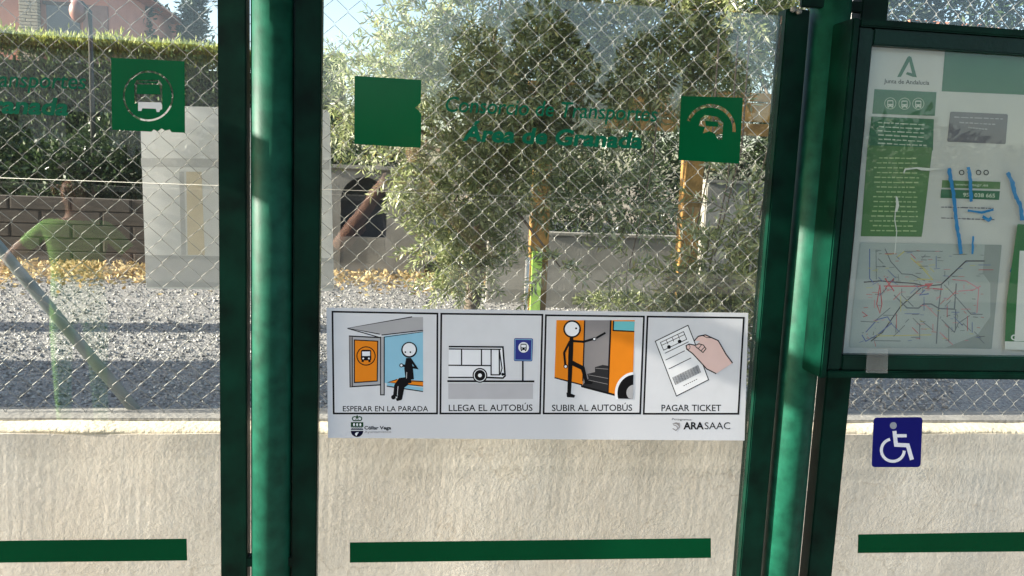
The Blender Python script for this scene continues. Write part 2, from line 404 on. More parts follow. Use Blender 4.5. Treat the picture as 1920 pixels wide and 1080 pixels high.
# clamp brackets joining bars and posts
zb = py(1480, 16, -.02).z
for zz in (zb + .004, .5):
    box('bracket', (vx(1440, 620), -.03, zz), (cxR - .02, -.018, zz + .022), M_PAINT, sh, .002)
    box('bracket', (cxR + .02, -.02, zz), (vx(1530, 1070), .0, zz + .022), M_PAINT, sh, .002)
    box('bracket', (vx(440, 540), -.02, zz + .12), (vx(575, 540), .005, zz + .142), M_PAINT, sh, .002)
for (u, v) in ((1487, 18), (1497, 22)):
    p = py(u, v, -.03); tube('bolt', [(p.x, -.036, p.z), (p.x, -.028, p.z)], .006, M_WIRE, sh, 8)
# roof, its end bow and outer posts (they throw the shade on the posts)
X_END = cxL - 1.62
M_ROOF = mat('roof_sheet', (.3, .33, .31), .6)
box('roof', (X_END, -1.35, 2.42), (xrE + 1.3, .14, 2.48), M_ROOF, sh, .004)
box('roof_beam', (X_END, -.03, 2.37), (xrE + 1.3, .03, 2.417), M_PAINT, sh)
box('end_rail', (X_END - .03, -.6, 2.02), (X_END + .03, .1, 2.13), M_PAINT, sh)
tube('post', [(X_END, -.05, 0), (X_END, -.05, 2.42)], .04, M_POST, sh, 20)
# ------------------------------------------------------------------ vinyl on the panes
YV = -.0048
Kb = ink('black', (.006, .006, .007)); Wh = ink('white', (.78, .8, .83)); Org = ink('orange', srgb(226, 132, 30)); Gr = ink('grey', srgb(168, 168, 170))
Lb = ink('light_blue', srgb(140, 190, 212)); Gd = ink('dark_grey', srgb(44, 44, 46)); Blu = ink('sign_blue', srgb(48, 56, 130)); Pk = ink('skin', srgb(226, 196, 188)); Gm = ink('mid_grey', srgb(138, 134, 134)); Tq = ink('turquoise', srgb(110, 190, 196))

def vinyl(name, label, cat, group=None):
    return lambda pr: tag(pr.build(name), label, cat, group)
def stripe(c, label):
    p = Print(YV); p.poly(c, V_STRIPE); tag(p.build('green_stripe'), label, 'stripe', 'green safety stripes on the panes')
stripe([(-260, 1017), (350, 1010), (351, 1051), (-260, 1058)], 'green tape stripe low on the left pane, left of the first round post')
stripe([(656, 1017), (1333, 1009), (1333, 1046), (656, 1055)], 'green tape stripe low on the middle pane under the pictogram sign')
stripe([(1609, 1002), (2150, 994), (2150, 1032), (1608, 1037)], 'green tape stripe low on the right pane under the wheelchair sticker')

def circ(u, v, r, n=44, ry=None): return [(u + r * math.cos(2 * PI * k / n), v + (ry or r) * math.sin(2 * PI * k / n)) for k in range(n)]
# bus emblem, left pane: clear ring and bus shape cut out of green film
p = Print(YV)
sq = [(208, 108), (346, 115), (347, 249), (322, 248), (318, 243), (310, 245), (303, 241), (296, 246), (288, 243), (284, 247), (210, 243)]
sq2 = sq
p.holes([sq2, circ(278, 180, 47.5)], V_GREEN)
bus_hole = [(254, 196), (304, 196), (304, 201), (300, 201), (300, 209), (294, 211), (292, 204), (266, 204), (264, 210), (258, 209), (258, 202), (254, 201)]
win = [(256, 176), (302, 176), (303, 190), (255, 190)]
p.holes([circ(278, 180, 44), [(252, 158), (256, 150), (298, 150), (304, 158), (304, 194), (252, 194)]], V_GREEN)
p.poly([(257, 158), (299, 159), (301, 177), (256, 176)], V_GREEN)
p.poly([(260, 152), (296, 153), (295, 156), (260, 155)], V_GREEN)
pale = ink('pale_film', (.7, .72, .72))
p.poly([(259, 191), (302, 192), (304, 197), (304, 205), (300, 206), (299, 210), (294, 210), (292, 204), (267, 203), (265, 208), (259, 208)], pale)
tag(p.build('bus_emblem'), 'green square sticker with a bus in a ring on the left pane', 'emblem', 'green square emblems')
p = Print(YV); p.poly([(665, 142), (790, 150), (789, 193), (783, 198), (778, 202), (785, 207), (790, 214), (789, 277), (740, 275), (700, 272), (664, 270)], V_GREEN)
tag(p.build('blank_green_sticker'), 'plain green square sticker with nicked edge left of the lettering', 'sticker', 'green square emblems')
p = Print(YV)
p.holes([[(1277, 180), (1393, 183), (1386, 307), (1272, 300), (1274, 245)], circ(1332, 243, 47.5, ry=48)], V_GREEN)
arc = lambda r0, r1, a0, a1: [(1332 + r0 * math.cos(a0 + (a1 - a0) * k / 24), 243 + r0 * math.sin(a0 + (a1 - a0) * k / 24)) for k in range(25)] + [(1332 + r1 * math.cos(a1 + (a0 - a1) * k / 24), 243 + r1 * math.sin(a1 + (a0 - a1) * k / 24)) for k in range(25)]
p.poly(arc(48.5, 40, .1, PI * 1.12), V_GREEN)
p.holes([circ(1332, 243, 41.5), [(1314, 222), (1322, 216), (1346, 219), (1356, 230), (1354, 262), (1346, 262), (1340, 250), (1330, 246), (1318, 250), (1322, 238), (1310, 236)]], V_GREEN)
p.poly([(1322, 226), (1346, 229), (1347, 238), (1324, 236)], V_GREEN)
p.poly([(1290, 246), (1330, 262), (1352, 275), (1330, 292), (1296, 284)], V_GREEN)
tag(p.build('bus_emblem'), 'worn green square sticker with a scratched bus ring right of the lettering', 'emblem', 'green square emblems')

p = Print(YV)
p.text('Consorcio de Transportes', (835, 209), (1232, 228), 29, V_LET, .008, .14)
p.text('Área de Granada', (866, 263), (1204, 278), 29, V_LET, .035, .14)
tag(p.build('lettering'), 'scuffed green lettering in two lines across the middle pane', 'lettering', 'green lettering on the panes')
p = Print(YV)
p.text('Consorcio de Transportes', (-285, 155), (161, 167), 30, V_LET, .008, .14)
p.text('Área de Granada', (-252, 202), (128, 216), 31, V_LET, .035, .14)
tag(p.build('lettering'), 'green lettering ending at the bus emblem on the left pane', 'lettering', 'green lettering on the panes')

# wheelchair sticker
wc = thing('wheelchair_sticker', 'dark blue square sticker with white wheelchair symbol on the right pane', 'sticker')
p = Print(YV); nav = ink('navy', srgb(14, 16, 104))
def rrect(c, r):   # rounded quad
    out = []
    for i in range(4):
        a = Vector(c[i]); pr_ = (Vector(c[i - 1]) - a).normalized(); nx = (Vector(c[(i + 1) % 4]) - a).normalized()
        for k in range(5):
            t = k / 4; out.append(tuple(a + pr_ * r * (1 - t) ** 2 + nx * r * t ** 2))
    return out
p.poly(rrect([(1638, 783), (1730, 782), (1726, 876), (1634, 876)], 7), nav); p.build('blue_film', wc)
p = Print(YV - .0001); ww = ink('wheelchair_white', (.8, .8, .84))
p.disc(1675, 798, 6.5, ink('rubbed_grey', srgb(150, 155, 165)))
p.line([(1677, 808), (1680, 834), (1702, 835), (1710, 862)], 7.5, ww)
p.line([(1678, 817), (1700, 817)], 6, ww)
p.line([(1674 + 21.5 * math.cos(math.radians(t)), 844 + 21 * math.sin(math.radians(t))) for t in range(-104, -358, -11)], 5.5, ww)
p.build('symbol', wc)

# ------------------------------------------------------------------ pictogram sign
sg = thing('pictogram_sign', 'white four panel pictogram sign about taking the bus', 'sign')
slab('sign_sheet', [(612, 577), (1403, 587), (1396, 826), (615, 821)], YV - .0018, YV, mat('sign_white', (.63, .645, .67), .18, .03, 3, .03, 4), sg)
YS = YV - .0019
A = lambda x, y: (600 + x / 4.155, 570 + y / 4.155)      # from the enlarged left half
B = lambda x, y: (1000 + x / 4.155, 570 + y / 4.155)     # from the enlarged right half
def AL(*q): return [A(*t) for t in q]
def BL(*q): return [B(*t) for t in q]
S1 = 1 / 4.155
def panel(c, name_caption, cap, draw, label):
    pb = Print(YS); pb.poly(c, ink('panel_white', (.65, .665, .69))); pb.frame(c, 3.4, Kb); po = pb.build('picture_panel', sg); po['label'] = label
    pc_ = Print(YS - .00006); t, a, b, h = cap; pc_.text(t, a, b, h, Kb, .01); pc_.build('caption', po)
    pd_ = Print(YS - .00012); draw(pd_); pd_.build('drawing', po)
def bus_face(q, cx, cy, s, body, win):
    q.poly(rrect([(cx - 9 * s, cy - 11 * s), (cx + 9 * s, cy - 11 * s), (cx + 9.5 * s, cy + 8 * s), (cx - 9.5 * s, cy + 8 * s)], 3 * s), body)
    q.rect(cx - 7 * s, cy - 8 * s, cx + 7 * s, cy, win)
    q.rect(cx - 8 * s, cy + 7 * s, cx - 4 * s, cy + 11 * s, body); q.rect(cx + 4 * s, cy + 7 * s, cx + 8 * s, cy + 11 * s, body)
    q.disc(cx - 5 * s, cy + 4.5 * s, 1.6 * s, win, n=10); q.disc(cx + 5 * s, cy + 4.5 * s, 1.6 * s, win, n=10)
def d1(q):
    lw = 8 * S1
    q.poly(AL((500, 250), (803, 215), (803, 640), (560, 640), (500, 610)), Lb)
    q.poly(AL((215, 190), (720, 102), (803, 102), (803, 200), (480, 240)), Gr)
    q.line(AL((718, 100), (215, 188), (465, 235)), lw, Kb); q.line(AL((215, 190), (470, 262)), lw, Kb); q.line(AL((480, 242), (803, 205)), lw, Kb); q.line(AL((500, 258), (803, 216)), lw * .7, Kb)
    q.poly(AL((230, 250), (475, 262), (470, 632), (235, 645)), Gr); q.line(AL((475, 262), (230, 250), (235, 645), (470, 630)), lw * 1.2, Kb)
    q.poly(AL((228, 252), (252, 262), (254, 636), (238, 648)), Gm); q.line(AL((252, 258), (254, 640)), lw * .7, Kb)
    q.poly(AL((268, 280), (450, 290), (446, 600), (268, 612)), Org); q.frame(AL((268, 280), (450, 290), (446, 600), (268, 612)), lw * 1.1, Kb)
    c = A(359, 405); q.ring(c[0], c[1], 71 * S1, lw, Kb); bus_face(q, c[0], c[1], 1.05, Kb, Wh)
    q.poly(AL((472, 255), (500, 255), (500, 708), (472, 708)), Gr); q.line(AL((472, 255), (472, 708), (500, 708), (500, 255)), lw, Kb)
    q.poly(AL((530, 610), (600, 585), (803, 600), (803, 640)), Org); q.poly(AL((520, 625), (803, 650), (803, 680), (520, 640)), Lb)
    q.line(AL((600, 588), (530, 610), (803, 640)), lw, Kb); q.line(AL((520, 640), (803, 682)), lw, Kb); q.line(AL((640, 596), (803, 604)), lw, Kb)
    q.line(AL((690, 420), (690, 500), (700, 590)), 68 * S1, Kb, taper=[.55, 1, .95])
    q.line(AL((700, 425), (752, 498), (690, 488), (640, 478)), 20 * S1, Kb)
    q.line(AL((710, 590), (630, 600), (600, 640), (585, 720)), 46 * S1, Kb, taper=[1.1, 1.1, 1, .7]); q.line(AL((680, 610), (640, 640), (620, 740)), 40 * S1, Kb)
    q.disc(*A(572, 726), 18 * S1, Kb); q.poly(AL((590, 735), (640, 730), (635, 748), (598, 757)), Kb)
    q.disc(*A(634, 478), 16 * S1, Kb); q.disc(*A(634, 478), 9 * S1, Wh)
    q.disc(*A(695, 357), 62 * S1, Kb); q.disc(*A(695, 355), 51 * S1, Wh); q.disc(*A(665, 375), 7 * S1, Kb, n=10); q.disc(*A(704, 375), 7 * S1, Kb, n=10)
    q.line(AL((608, 640), (602, 712)), 4 * S1, Wh); q.line(AL((676, 530), (674, 580)), 3 * S1, Wh)
def d2(q):
    lw = 10 * S1
    q.rect(*A(1000, 618), *A(1660, 740), ink('pale_grey', srgb(182, 182, 186)))
    q.line(AL((992, 601), (1670, 603)), 15 * S1, Kb)
    q.poly(AL((1003, 335), (1425, 335), (1440, 560), (1425, 575), (1003, 575)), Wh)
    q.line(AL((1003, 332), (1425, 335), (1442, 560), (1425, 577), (1300, 572)), lw * 1.3, Kb); q.line(AL((1200, 572), (998, 572)), lw, Kb)
    q.line(AL((1003, 350), (1410, 353)), lw, Kb); q.line(AL((1000, 477), (1330, 480)), lw, Kb)
    for x in (1103, 1258): q.line(AL((x, 352), (x, 478)), lw, Kb)
    q.line(AL((1333, 352), (1333, 552), (1398, 552), (1396, 352)), lw, Kb); q.line(AL((1396, 352), (1418, 500), (1404, 552)), lw * .9, Kb)
    q.disc(*A(1424, 548), 12 * S1, Kb, n=12)
    q.disc(*A(1246, 556), 58 * S1, Kb); q.disc(*A(1246, 556), 48 * S1, Wh); q.disc(*A(1246, 556), 42 * S1, Kb); q.disc(*A(1246, 556), 15 * S1, Wh)
    q.line(AL((1580, 445), (1580, 600)), 13 * S1, Kb)
    q.poly(rrect(AL((1512, 266), (1660, 268), (1654, 447), (1510, 445)), 3), Blu); q.line(AL((1520, 276), (1651, 278), (1646, 438), (1518, 436)), 1, Lb, True)
    c = A(1586, 338); q.disc(c[0], c[1], 41 * S1, Wh); bus_face(q, c[0], c[1], .62, Kb, Wh)
def d3(q):
    lw = 10 * S1
    q.poly(BL((180, 126), (400, 126), (385, 630), (165, 575)), Org); q.poly(BL((400, 126), (605, 126), (580, 690), (385, 630)), Gm)
    q.poly(BL((605, 126), (790, 126), (775, 620), (630, 715), (580, 690)), Org); q.poly(BL((628, 135), (790, 135), (786, 210), (622, 205)), Tq); q.line(BL((625, 130), (622, 206), (786, 214)), lw, Kb)
    q.line(BL((400, 126), (386, 600)), lw, Kb); q.line(BL((604, 126), (580, 690)), lw * 1.3, Kb); q.line(BL((165, 574), (380, 630)), lw, Kb)
    q.poly(BL((480, 492), (540, 474), (585, 482), (580, 695), (375, 640), (430, 580), (420, 545), (480, 530)), Gd)
    for a, b in (((485, 500), (583, 508)), ((430, 552), (582, 580)), ((430, 592), (580, 625))): q.line(BL(a, b), 4 * S1, Gm)
    q.poly(BL((372, 632), (632, 700), (632, 716), (372, 648)), Kb)
    q.poly(BL(*[(790 - 155 * math.cos(t), 695 - 165 * math.sin(t)) for t in np.linspace(-.3, 1.5, 16)], (776, 740), (660, 740)), Wh)
    q.poly(BL(*[(790 - 135 * math.cos(t), 695 - 145 * math.sin(t)) for t in np.linspace(-.3, 1.5, 16)], (776, 740)), Kb)
    q.poly(BL(*[(790 - 65 * math.cos(t), 690 - 62 * math.sin(t)) for t in np.linspace(-.8, 1.4, 12)], (775, 740)), Gr)
    q.line(BL((298, 262), (292, 360), (285, 560), (278, 710)), 36 * S1, Kb, taper=[.8, 1.05, .9, .8]); q.poly(BL((258, 690), (300, 700), (326, 712), (318, 730), (262, 726)), Kb)
    q.line(BL((300, 288), (390, 294), (470, 272)), 18 * S1, Kb); q.line(BL((490, 265), (562, 224)), 16 * S1, Kb); q.disc(*B(475, 273), 15 * S1, Kb); q.disc(*B(475, 273), 9 * S1, Wh)
    q.line(BL((285, 290), (240, 380), (248, 470)), 17 * S1, Kb); q.disc(*B(252, 485), 17 * S1, Kb); q.disc(*B(252, 487), 10 * S1, Wh)
    q.line(BL((295, 455), (385, 500), (412, 600)), 36 * S1, Kb, taper=[1, .9, .7]); q.poly(BL((398, 590), (440, 600), (465, 608), (455, 624), (400, 622)), Kb)
    q.disc(*B(302, 195), 69 * S1, Kb); q.disc(*B(302, 195), 56 * S1, Wh); q.disc(*B(333, 190), 8 * S1, Kb, n=10); q.poly(BL((355, 195), (375, 210), (355, 222)), Kb)
def d4(q):
    lw = 7 * S1; T = ink('ticket_white', (.82, .83, .84))
    tk = BL((950, 290), (1205, 166), (1250, 280), (1365, 590), (1115, 717), (1020, 470))
    q.poly(tk, T); q.line(tk, lw, Kb, True)
    b = BL((990, 300), (1170, 215), (1195, 275), (1015, 360)); q.poly(b, T); q.line(b, lw * .8, Kb, True)
    q.line(BL((1000, 322), (1182, 236)), lw * .7, Kb)
    for t in (.25, .5, .75): q.line(BL((990 + 180 * t, 300 - 85 * t), (1004 + 180 * t, 334 - 85 * t)), lw * .7, Kb)
    q.disc(*B(1057, 335), 15 * S1, Kb, n=14); q.disc(*B(1140, 292), 15 * S1, Kb, n=14)
    for a, c in (((1025, 384), (1210, 294)), ((1030, 437), (1180, 364)), ((1055, 506), (1230, 420))): q.line(BL(a, c), lw * .8, Kb)
    for k in range(30):
        t = k / 29; x, y = 1085 + 195 * t, 572 - 96 * t
        q.line(BL((x, y), (x + 24, y + 58)), (2.4 if k % 3 else 4.5) * S1 * (1 + (k * 7 % 3) * .3), Kb)
    for k in range(7): q.line(BL((1170 + 16 * k, 638 - 8 * k), (1180 + 16 * k, 633 - 8 * k)), 5 * S1, Kb)
    hand = BL((1190, 322), (1215, 312), (1262, 322), (1300, 290), (1252, 285), (1290, 250), (1340, 240), (1440, 285), (1552, 460), (1425, 543), (1350, 505), (1235, 385), (1195, 352))
    q.poly(hand, Pk)
    q.line(BL((1250, 290), (1285, 252), (1340, 240), (1440, 285), (1500, 390), (1552, 460)), lw * 1.2, Kb)
    q.line(BL((1262, 322), (1215, 312), (1190, 325), (1195, 352), (1240, 385), (1300, 450), (1350, 505), (1425, 543)), lw * 1.2, Kb)
    q.line(BL((1255, 325), (1290, 310), (1325, 320), (1345, 348), (1322, 378), (1262, 330)), lw, Kb); q.line(BL((1310, 318), (1285, 348)), lw * .8, Kb); q.line(BL((1334, 335), (1306, 365)), lw * .8, Kb)
    q.line(BL((1320, 245), (1350, 262), (1385, 262)), lw * .8, Kb); q.disc(*B(1207, 335), 14 * S1, Pk, ry=18 * S1)
    q.ring(B(1207, 335)[0], B(1207, 335)[1], 14 * S1, 1, Kb, ry=18 * S1)
panel(AL((97, 60), (915, 75), (912, 853), (107, 853)), 0, ('ESPERAR EN LA PARADA', A(178, 836), A(843, 836), 10.0), d1, 'panel showing a figure waiting under a bus shelter')
panel(AL((945, 76), (1733, 84), (1714, 853), (938, 853)), 0, ('LLEGA EL AUTOBÚS', A(1003, 834), A(1656, 832), 12.0), d2, 'panel showing a bus arriving at a stop')
panel(BL((98, 88), (862, 98), (832, 853), (80, 853)), 0, ('SUBIR AL AUTOBÚS', B(145, 834), B(770, 832), 12.0), d3, 'panel showing a figure boarding an orange bus')
panel(BL((890, 98), (1640, 108), (1597, 855), (860, 855)), 0, ('PAGAR TICKET', B(998, 834), B(1463, 834), 12.0), d4, 'panel showing a hand paying with a ticket')
# council crest
q = Print(YS)
Cz = lambda x, y: (640 + x / 16, 770 + y / 16)
cg = ink('crest_green', srgb(12, 62, 30)); cn = ink('crest_navy', srgb(10, 10, 40))
q.line([Cz(*t) for t in ((355, 295), (330, 240), (350, 195), (400, 180), (450, 195), (475, 150), (500, 195), (550, 180), (600, 200), (615, 240), (590, 295))], 2.0, cg); q.line([Cz(355, 297), Cz(590, 297)], 2, cg); q.line([Cz(430, 270), Cz(470, 190), Cz(510, 270)], 1.6, cg)
q.rect(*Cz(285, 345), *Cz(660, 490), cg)
for x in (380, 475, 570): q.disc(*Cz(x, 420), 1.8, Wh, ry=2.8, n=12)
q.line([Cz(290 + 30 * k, 555 + (12 if k % 2 else -8)) for k in range(13)], 1.9, cn); q.line([Cz(300 + 30 * k, 515 + (8 if k % 2 else -6)) for k in range(12)], 1.0, cg)
q.poly([Cz(285, 605)] + [Cz(472 + 188 * math.cos(t), 605 + 185 * math.sin(t)) for t in np.linspace(0, PI, 16)], cn)
q.poly([Cz(*t) for t in ((410, 690), (450, 655), (525, 640), (490, 690), (455, 760), (420, 730))], Wh)
q.text('Cúllar Vega', Cz(690, 562), Cz(1495, 562), 6.2, Kb, .03); q.text('Ayuntamiento', Cz(695, 672), Cz(1495, 668), 4.8, Gm, 0)
q.build('council_crest', sg)
q = Print(YS)
q.text('Pictogramas:', B(1080, 905), B(1236, 908), 4, Kb, 0)
q.text('ARA', B(1168, 975), B(1328, 975), 13, Kb, .03); q.text('SAAC', B(1334, 975), B(1534, 975), 13, Kb, 0)
for k in range(4): q.line(BL((1085 + 10 * k, 935 - 4 * k), (1110 + 8 * k, 925 + 8 * k), (1138, 930 + 3 * k)), 1.4, Gm)
q.line(BL((1085, 970), (1110, 985), (1138, 960), (1136, 925)), 1.8, Gm); q.line(BL((1090, 940), (1118, 952), (1126, 975)), 1.6, Gm)
q.build('credit_logo', sg)

# ------------------------------------------------------------------ timetable case
cs = thing('information_case', 'dark green framed glazed information case fixed on the right pane', 'display case')
YC0, YC1 = -.125, -.024
TLc = py(1591, 32, YC0); BLc = py(1546, 709, YC0)
cx0 = (TLc.x + BLc.x) / 2; cz1 = TLc.z; cz0 = BLc.z; cx1 = cx0 + .86
def ring_frame(pref, x0, x1, z0, z1, wd, y0, y1, m, bev=.003):
    box(pref + 'stile', (x0, y0, z0), (x0 + wd, y1, z1), m, cs, bev); box(pref + 'stile', (x1 - wd, y0, z0), (x1, y1, z1), m, cs, bev)
    box(pref + 'rail', (x0 + wd + .0006, y0 + .0004, z0), (x1 - wd - .0006, y1, z0 + wd), m, cs, bev); box(pref + 'rail', (x0 + wd + .0006, y0 + .0004, z1 - wd), (x1 - wd - .0006, y1, z1), m, cs, bev)
ring_frame('outer_', cx0, cx1, cz0, cz1, .016, YC0, YC1, M_PAINT)
M_DOOR = mat('door_paint', (.0006, .018, .011), .35, .3, 10, .1, 80, spec=.2)
ring_frame('door_', cx0 + .0175, cx1 - .0175, cz0 + .0175, cz1 - .0175, .034, YC0 + .006, YC0 + .03, M_DOOR)
box('back_panel', (cx0 + .017, -.03, cz0 + .017), (cx1 - .017, -.0245, cz1 - .017), M_PAINT, cs)
box('case_glass', (cx0 + .05, YC0 + .018, cz0 + .05), (cx1 - .05, YC0 + .022, cz1 - .05), M_CASEGLASS, cs)
YP = YC0 + .034
poster = thing('information_poster', 'weathered transport poster with green text block and route map inside the case', 'poster')
Pw = mat('poster_paper', (.60, .585, .55), .7, .05, 9, .25, 14, bdist=.01)
slab('paper', [(1637, 70), (2400, 120), (2400, 690), (1580, 674)], YP + .0005, YP + .0015, Pw, poster)
PG = ink('poster_green', srgb(58, 110, 80)); PG2 = ink('poster_green_light', srgb(84, 124, 76)); PGr = ink('poster_grey', srgb(112, 110, 118)); PT = ink('poster_text', srgb(190, 200, 180)); PL = ink('poster_black', srgb(60, 62, 62)); Bl = ink('blue_marker', srgb(36, 130, 190)); Mg = ink('map_grey', srgb(172, 178, 174)); Mg2 = ink('map_grey_dark', srgb(150, 156, 152))
P1 = lambda x, y: (1600 + x / 4.5, 60 + y / 4.5)
P2 = lambda x, y: (1600 + x / 5.4, 280 + y / 5.4)
P3 = lambda x, y: (1580 + x / 4.153, 440 + y / 4.153)
q = Print(YP)
q.poly([P1(775, 130), P1(1440, 155), (2100, 118), (2090, 195), P1(1440, 530), P1(745, 500)], PG)
q.poly([P1(370, 380), P1(455, 215), P1(470, 202), P1(490, 212), P1(535, 382), P1(500, 378), P1(442, 356), P1(455, 338), P1(496, 348), P1(472, 250), P1(402, 378)], PG)
q.text('Junta de Andalucía', P1(258, 430), P1(640, 446), 8, PL, .01)
q.poly([P1(178, 482), P1(702, 508), P1(688, 708), P1(160, 690)], PG)
for x, y in ((312, 602), (432, 605), (548, 605)):
    c = P1(x, y); q.ring(c[0], c[1], 10.5, 1, PT); bus_face(q, c[0], c[1] + 1, .62, ink('poster_white', srgb(205, 208, 196)), PG)
q.poly([P1(155, 712), P1(680, 735), P1(672, 1000), P1(120, 960)], PG)
q.poly([P1(120, 955), P1(668, 975), P2(700, 840), P2(690, 885), P2(75, 880)], PG2)
rr = random.Random(3)
def textrow(a, b, h, m, n=5):      # print too small to read: word-length dashes
    t = 0.0; V = []; Fc = []
    while t < .97:
        e = min(1, t + rr.uniform(.05, .17)); w_ = h * rr.uniform(.45, .7); o = len(V)
        for f, dv in ((t, 0), (e, 0), (e, w_), (t, w_)): V.append((a[0] + (b[0] - a[0]) * f, a[1] + (b[1] - a[1]) * f - dv))
        Fc.append((o, o + 1, o + 2, o + 3)); t = e + .03
    q.add(V, Fc, m)
for k in range(6):
    y = 762 + 35 * k; a = 190 - 3 * k + rr.uniform(0, 30); textrow(P1(a + 10, y + 6), P1(630 - rr.uniform(0, 40), y + 26), 3.6, PT)
for k in range(16):
    y = 92 + 49 * k; e = rr.uniform(0, 50); textrow(P2(215 - k * 4 + e, y), P2(690 - k * 2 - e, y + 6), 3.6, ink('poster_text2', srgb(170, 190, 140)))
q.poly(rrect([P1(818, 672), P1(1305, 694), P1(1285, 946), P1(792, 925)], 3), PGr)
for (y, a, b) in ((722, 850, 1262), (768, 895, 1200), (810, 970, 1130)): textrow(P1(a, y), P1(b, y + 16), 3.4, ink('pale_violet', srgb(168, 166, 172)), 4)
for x in (1097, 1268, 1345): c = P2(x, 235); q.ring(c[0], c[1], 4.2, 1.8, PL)
q.poly([P2(900, 312), P2(1490, 330), P2(1484, 402), P2(895, 388)], PG2); q.text('www.ctagr.es', P2(1030, 366), P2(1365, 376), 5, PT, .01)
q.poly([P2(890, 404), P2(1484, 424), P2(1476, 512), P2(882, 492)], PG); q.text('955 038 665', P2(1110, 478), P2(1435, 488), 7, PT, .03)
for x, y, c in ((890, 580, 3), (1100, 585, 4), (890, 690, 3), (1110, 700, 4)): textrow(P2(x, y + 10), P2(x + 160 + 40 * c, y + 18), 3.5, PGr, 2)
q.poly(rrect([P3(135, 60), P3(1240, 78), P3(1160, 890), P3(48, 880)], 4), Mg)
q.poly([P3(1108, 78), P3(1238, 80), P3(1160, 888), P3(800, 880), P3(1050, 780), P3(1150, 640), P3(1150, 380), P3(1090, 300)], Mg2)
cols = [ink('route_grey', srgb(112, 116, 122)), ink('route_red', srgb(190, 84, 90)), ink('route_blue', srgb(96, 110, 160)), ink('route_yellow', srgb(198, 186, 110)), ink('route_pink', srgb(206, 130, 140)), ink('route_black', srgb(70, 66, 74))]
def rt(pts, c, wd=1.1): q.line([P3(*t) for t in pts], wd * 1.5, cols[c])
rt([(165, 370), (290, 360), (440, 372), (560, 380), (640, 400), (765, 390), (860, 300), (960, 205), (1105, 205)], 5, 1.5)
rt([(210, 110), (210, 340), (240, 375)], 2); rt([(260, 130), (262, 350)], 0, .8); rt([(330, 110), (375, 210), (460, 305), (540, 310), (640, 360)], 0)
rt([(320, 400), (600, 402), (640, 395)], 1, 1.4); rt([(330, 340), (400, 440)], 1, 1.6); rt([(400, 340), (330, 420)], 1, 1.4); rt([(290, 390), (265, 540), (290, 610), (305, 540), (290, 390)], 1, 1.2)
rt([(610, 415), (450, 560), (310, 760), (220, 830)], 5, 1.3); rt([(460, 420), (460, 470), (550, 560)], 0); rt([(400, 470), (500, 570), (590, 572), (630, 540), (690, 540), (750, 575), (870, 580), (885, 380)], 0, 1.6)
rt([(770, 390), (745, 590), (730, 850)], 0, 1.4); rt([(790, 390), (850, 450), (1000, 620), (1090, 620)], 0, 1.0); rt([(860, 350), (960, 360), (1060, 420), (1045, 610)], 4, 1.1); rt([(900, 440), (1020, 430), (1075, 400)], 4, 1.1)
rt([(480, 130), (610, 128), (780, 130)], 0, .8); rt([(420, 180), (480, 130)], 3, 1.2); rt([(530, 180), (620, 260), (700, 350), (580, 345)], 3, 1.4); rt([(240, 790), (690, 780)], 3, 1.0); rt([(240, 825), (450, 828)], 0, .9)
rt([(180, 760), (270, 660), (350, 640), (380, 690), (270, 780), (180, 830), (150, 780)], 2, 1.2); rt([(640, 430), (600, 470), (670, 460)], 2, 1.6); rt([(770, 660), (870, 760), (900, 690), (990, 630)], 0, .9); rt([(600, 660), (700, 740)], 0, .8)
rt([(140, 675), (240, 680), (370, 570)], 0, .9); rt([(150, 600), (190, 630), (160, 640)], 1, .9); rt([(880, 580), (878, 740)], 0, 1.2); rt([(700, 420), (780, 425)], 1, 1.5); rt([(640, 390), (690, 385), (660, 410)], 1, 3)
for k in range(60):
    x, y = rr.uniform(180, 1060), rr.uniform(130, 830); a = rr.choice((0, .78, 1.57, 2.36)); L = rr.uniform(30, 130); q.line([P3(x, y), P3(x + L * math.cos(a), y + L * math.sin(a))], 1.1, cols[rr.choice((0, 0, 0, 1, 2, 3, 4))])
for k in range(110):
    x, y = rr.uniform(150, 1080), rr.uniform(110, 840); c = rr.randrange(6); q.line([P3(x, y), P3(x + rr.uniform(15, 50), y + rr.uniform(-4, 4))], .8, cols[c])
for k in range(50):
    x, y = (rr.gauss(350, 50), rr.gauss(370, 40)) if k < 14 else ((rr.gauss(220, 40), rr.gauss(780, 40)) if k < 26 else ((rr.gauss(880, 70), rr.gauss(650, 60)) if k < 38 else (rr.gauss(620, 40), rr.gauss(400, 30))))
    q.line([P3(x, y), P3(x + rr.gauss(0, 25), y + rr.gauss(0, 25))], .9, cols[rr.choice((0, 1, 2, 5))])
pt_ = q.build('print', poster)
wt = ink('torn_white', (.72, .72, .68))
def scrawl(pts, wd):
    k = Print(YP - .0062); k.line([P2(*t) for t in pts], wd, Bl, taper=[random.uniform(.75, 1.15) for _ in pts]); k.build('marker_stroke', poster)
def dense(pts, n=5):
    out = []
    for a, b in zip(pts, pts[1:]):
        for k in range(n): out.append((a[0] + (b[0] - a[0]) * k / n + random.uniform(-4, 4), a[1] + (b[1] - a[1]) * k / n))
    return out + [pts[-1]]
for pts, wd in (([(968, 190), (985, 300), (1010, 420), (1030, 580), (1045, 740), (1070, 900), (1090, 1060)], 7), ([(1165, 180), (1180, 260), (1190, 400), (1195, 530)], 7), ([(1212, 880), (1205, 1060)], 4), ([(1560, 235), (1610, 340), (1640, 470), (1690, 560), (1710, 720)], 8), ([(1160, 620), (1300, 640), (1420, 610)], 4), ([(1310, 680), (1370, 720), (1400, 690)], 6), ([(1690, 1080), (1620, 1180), (1590, 1240)], 4)):
    scrawl(dense(pts), wd)
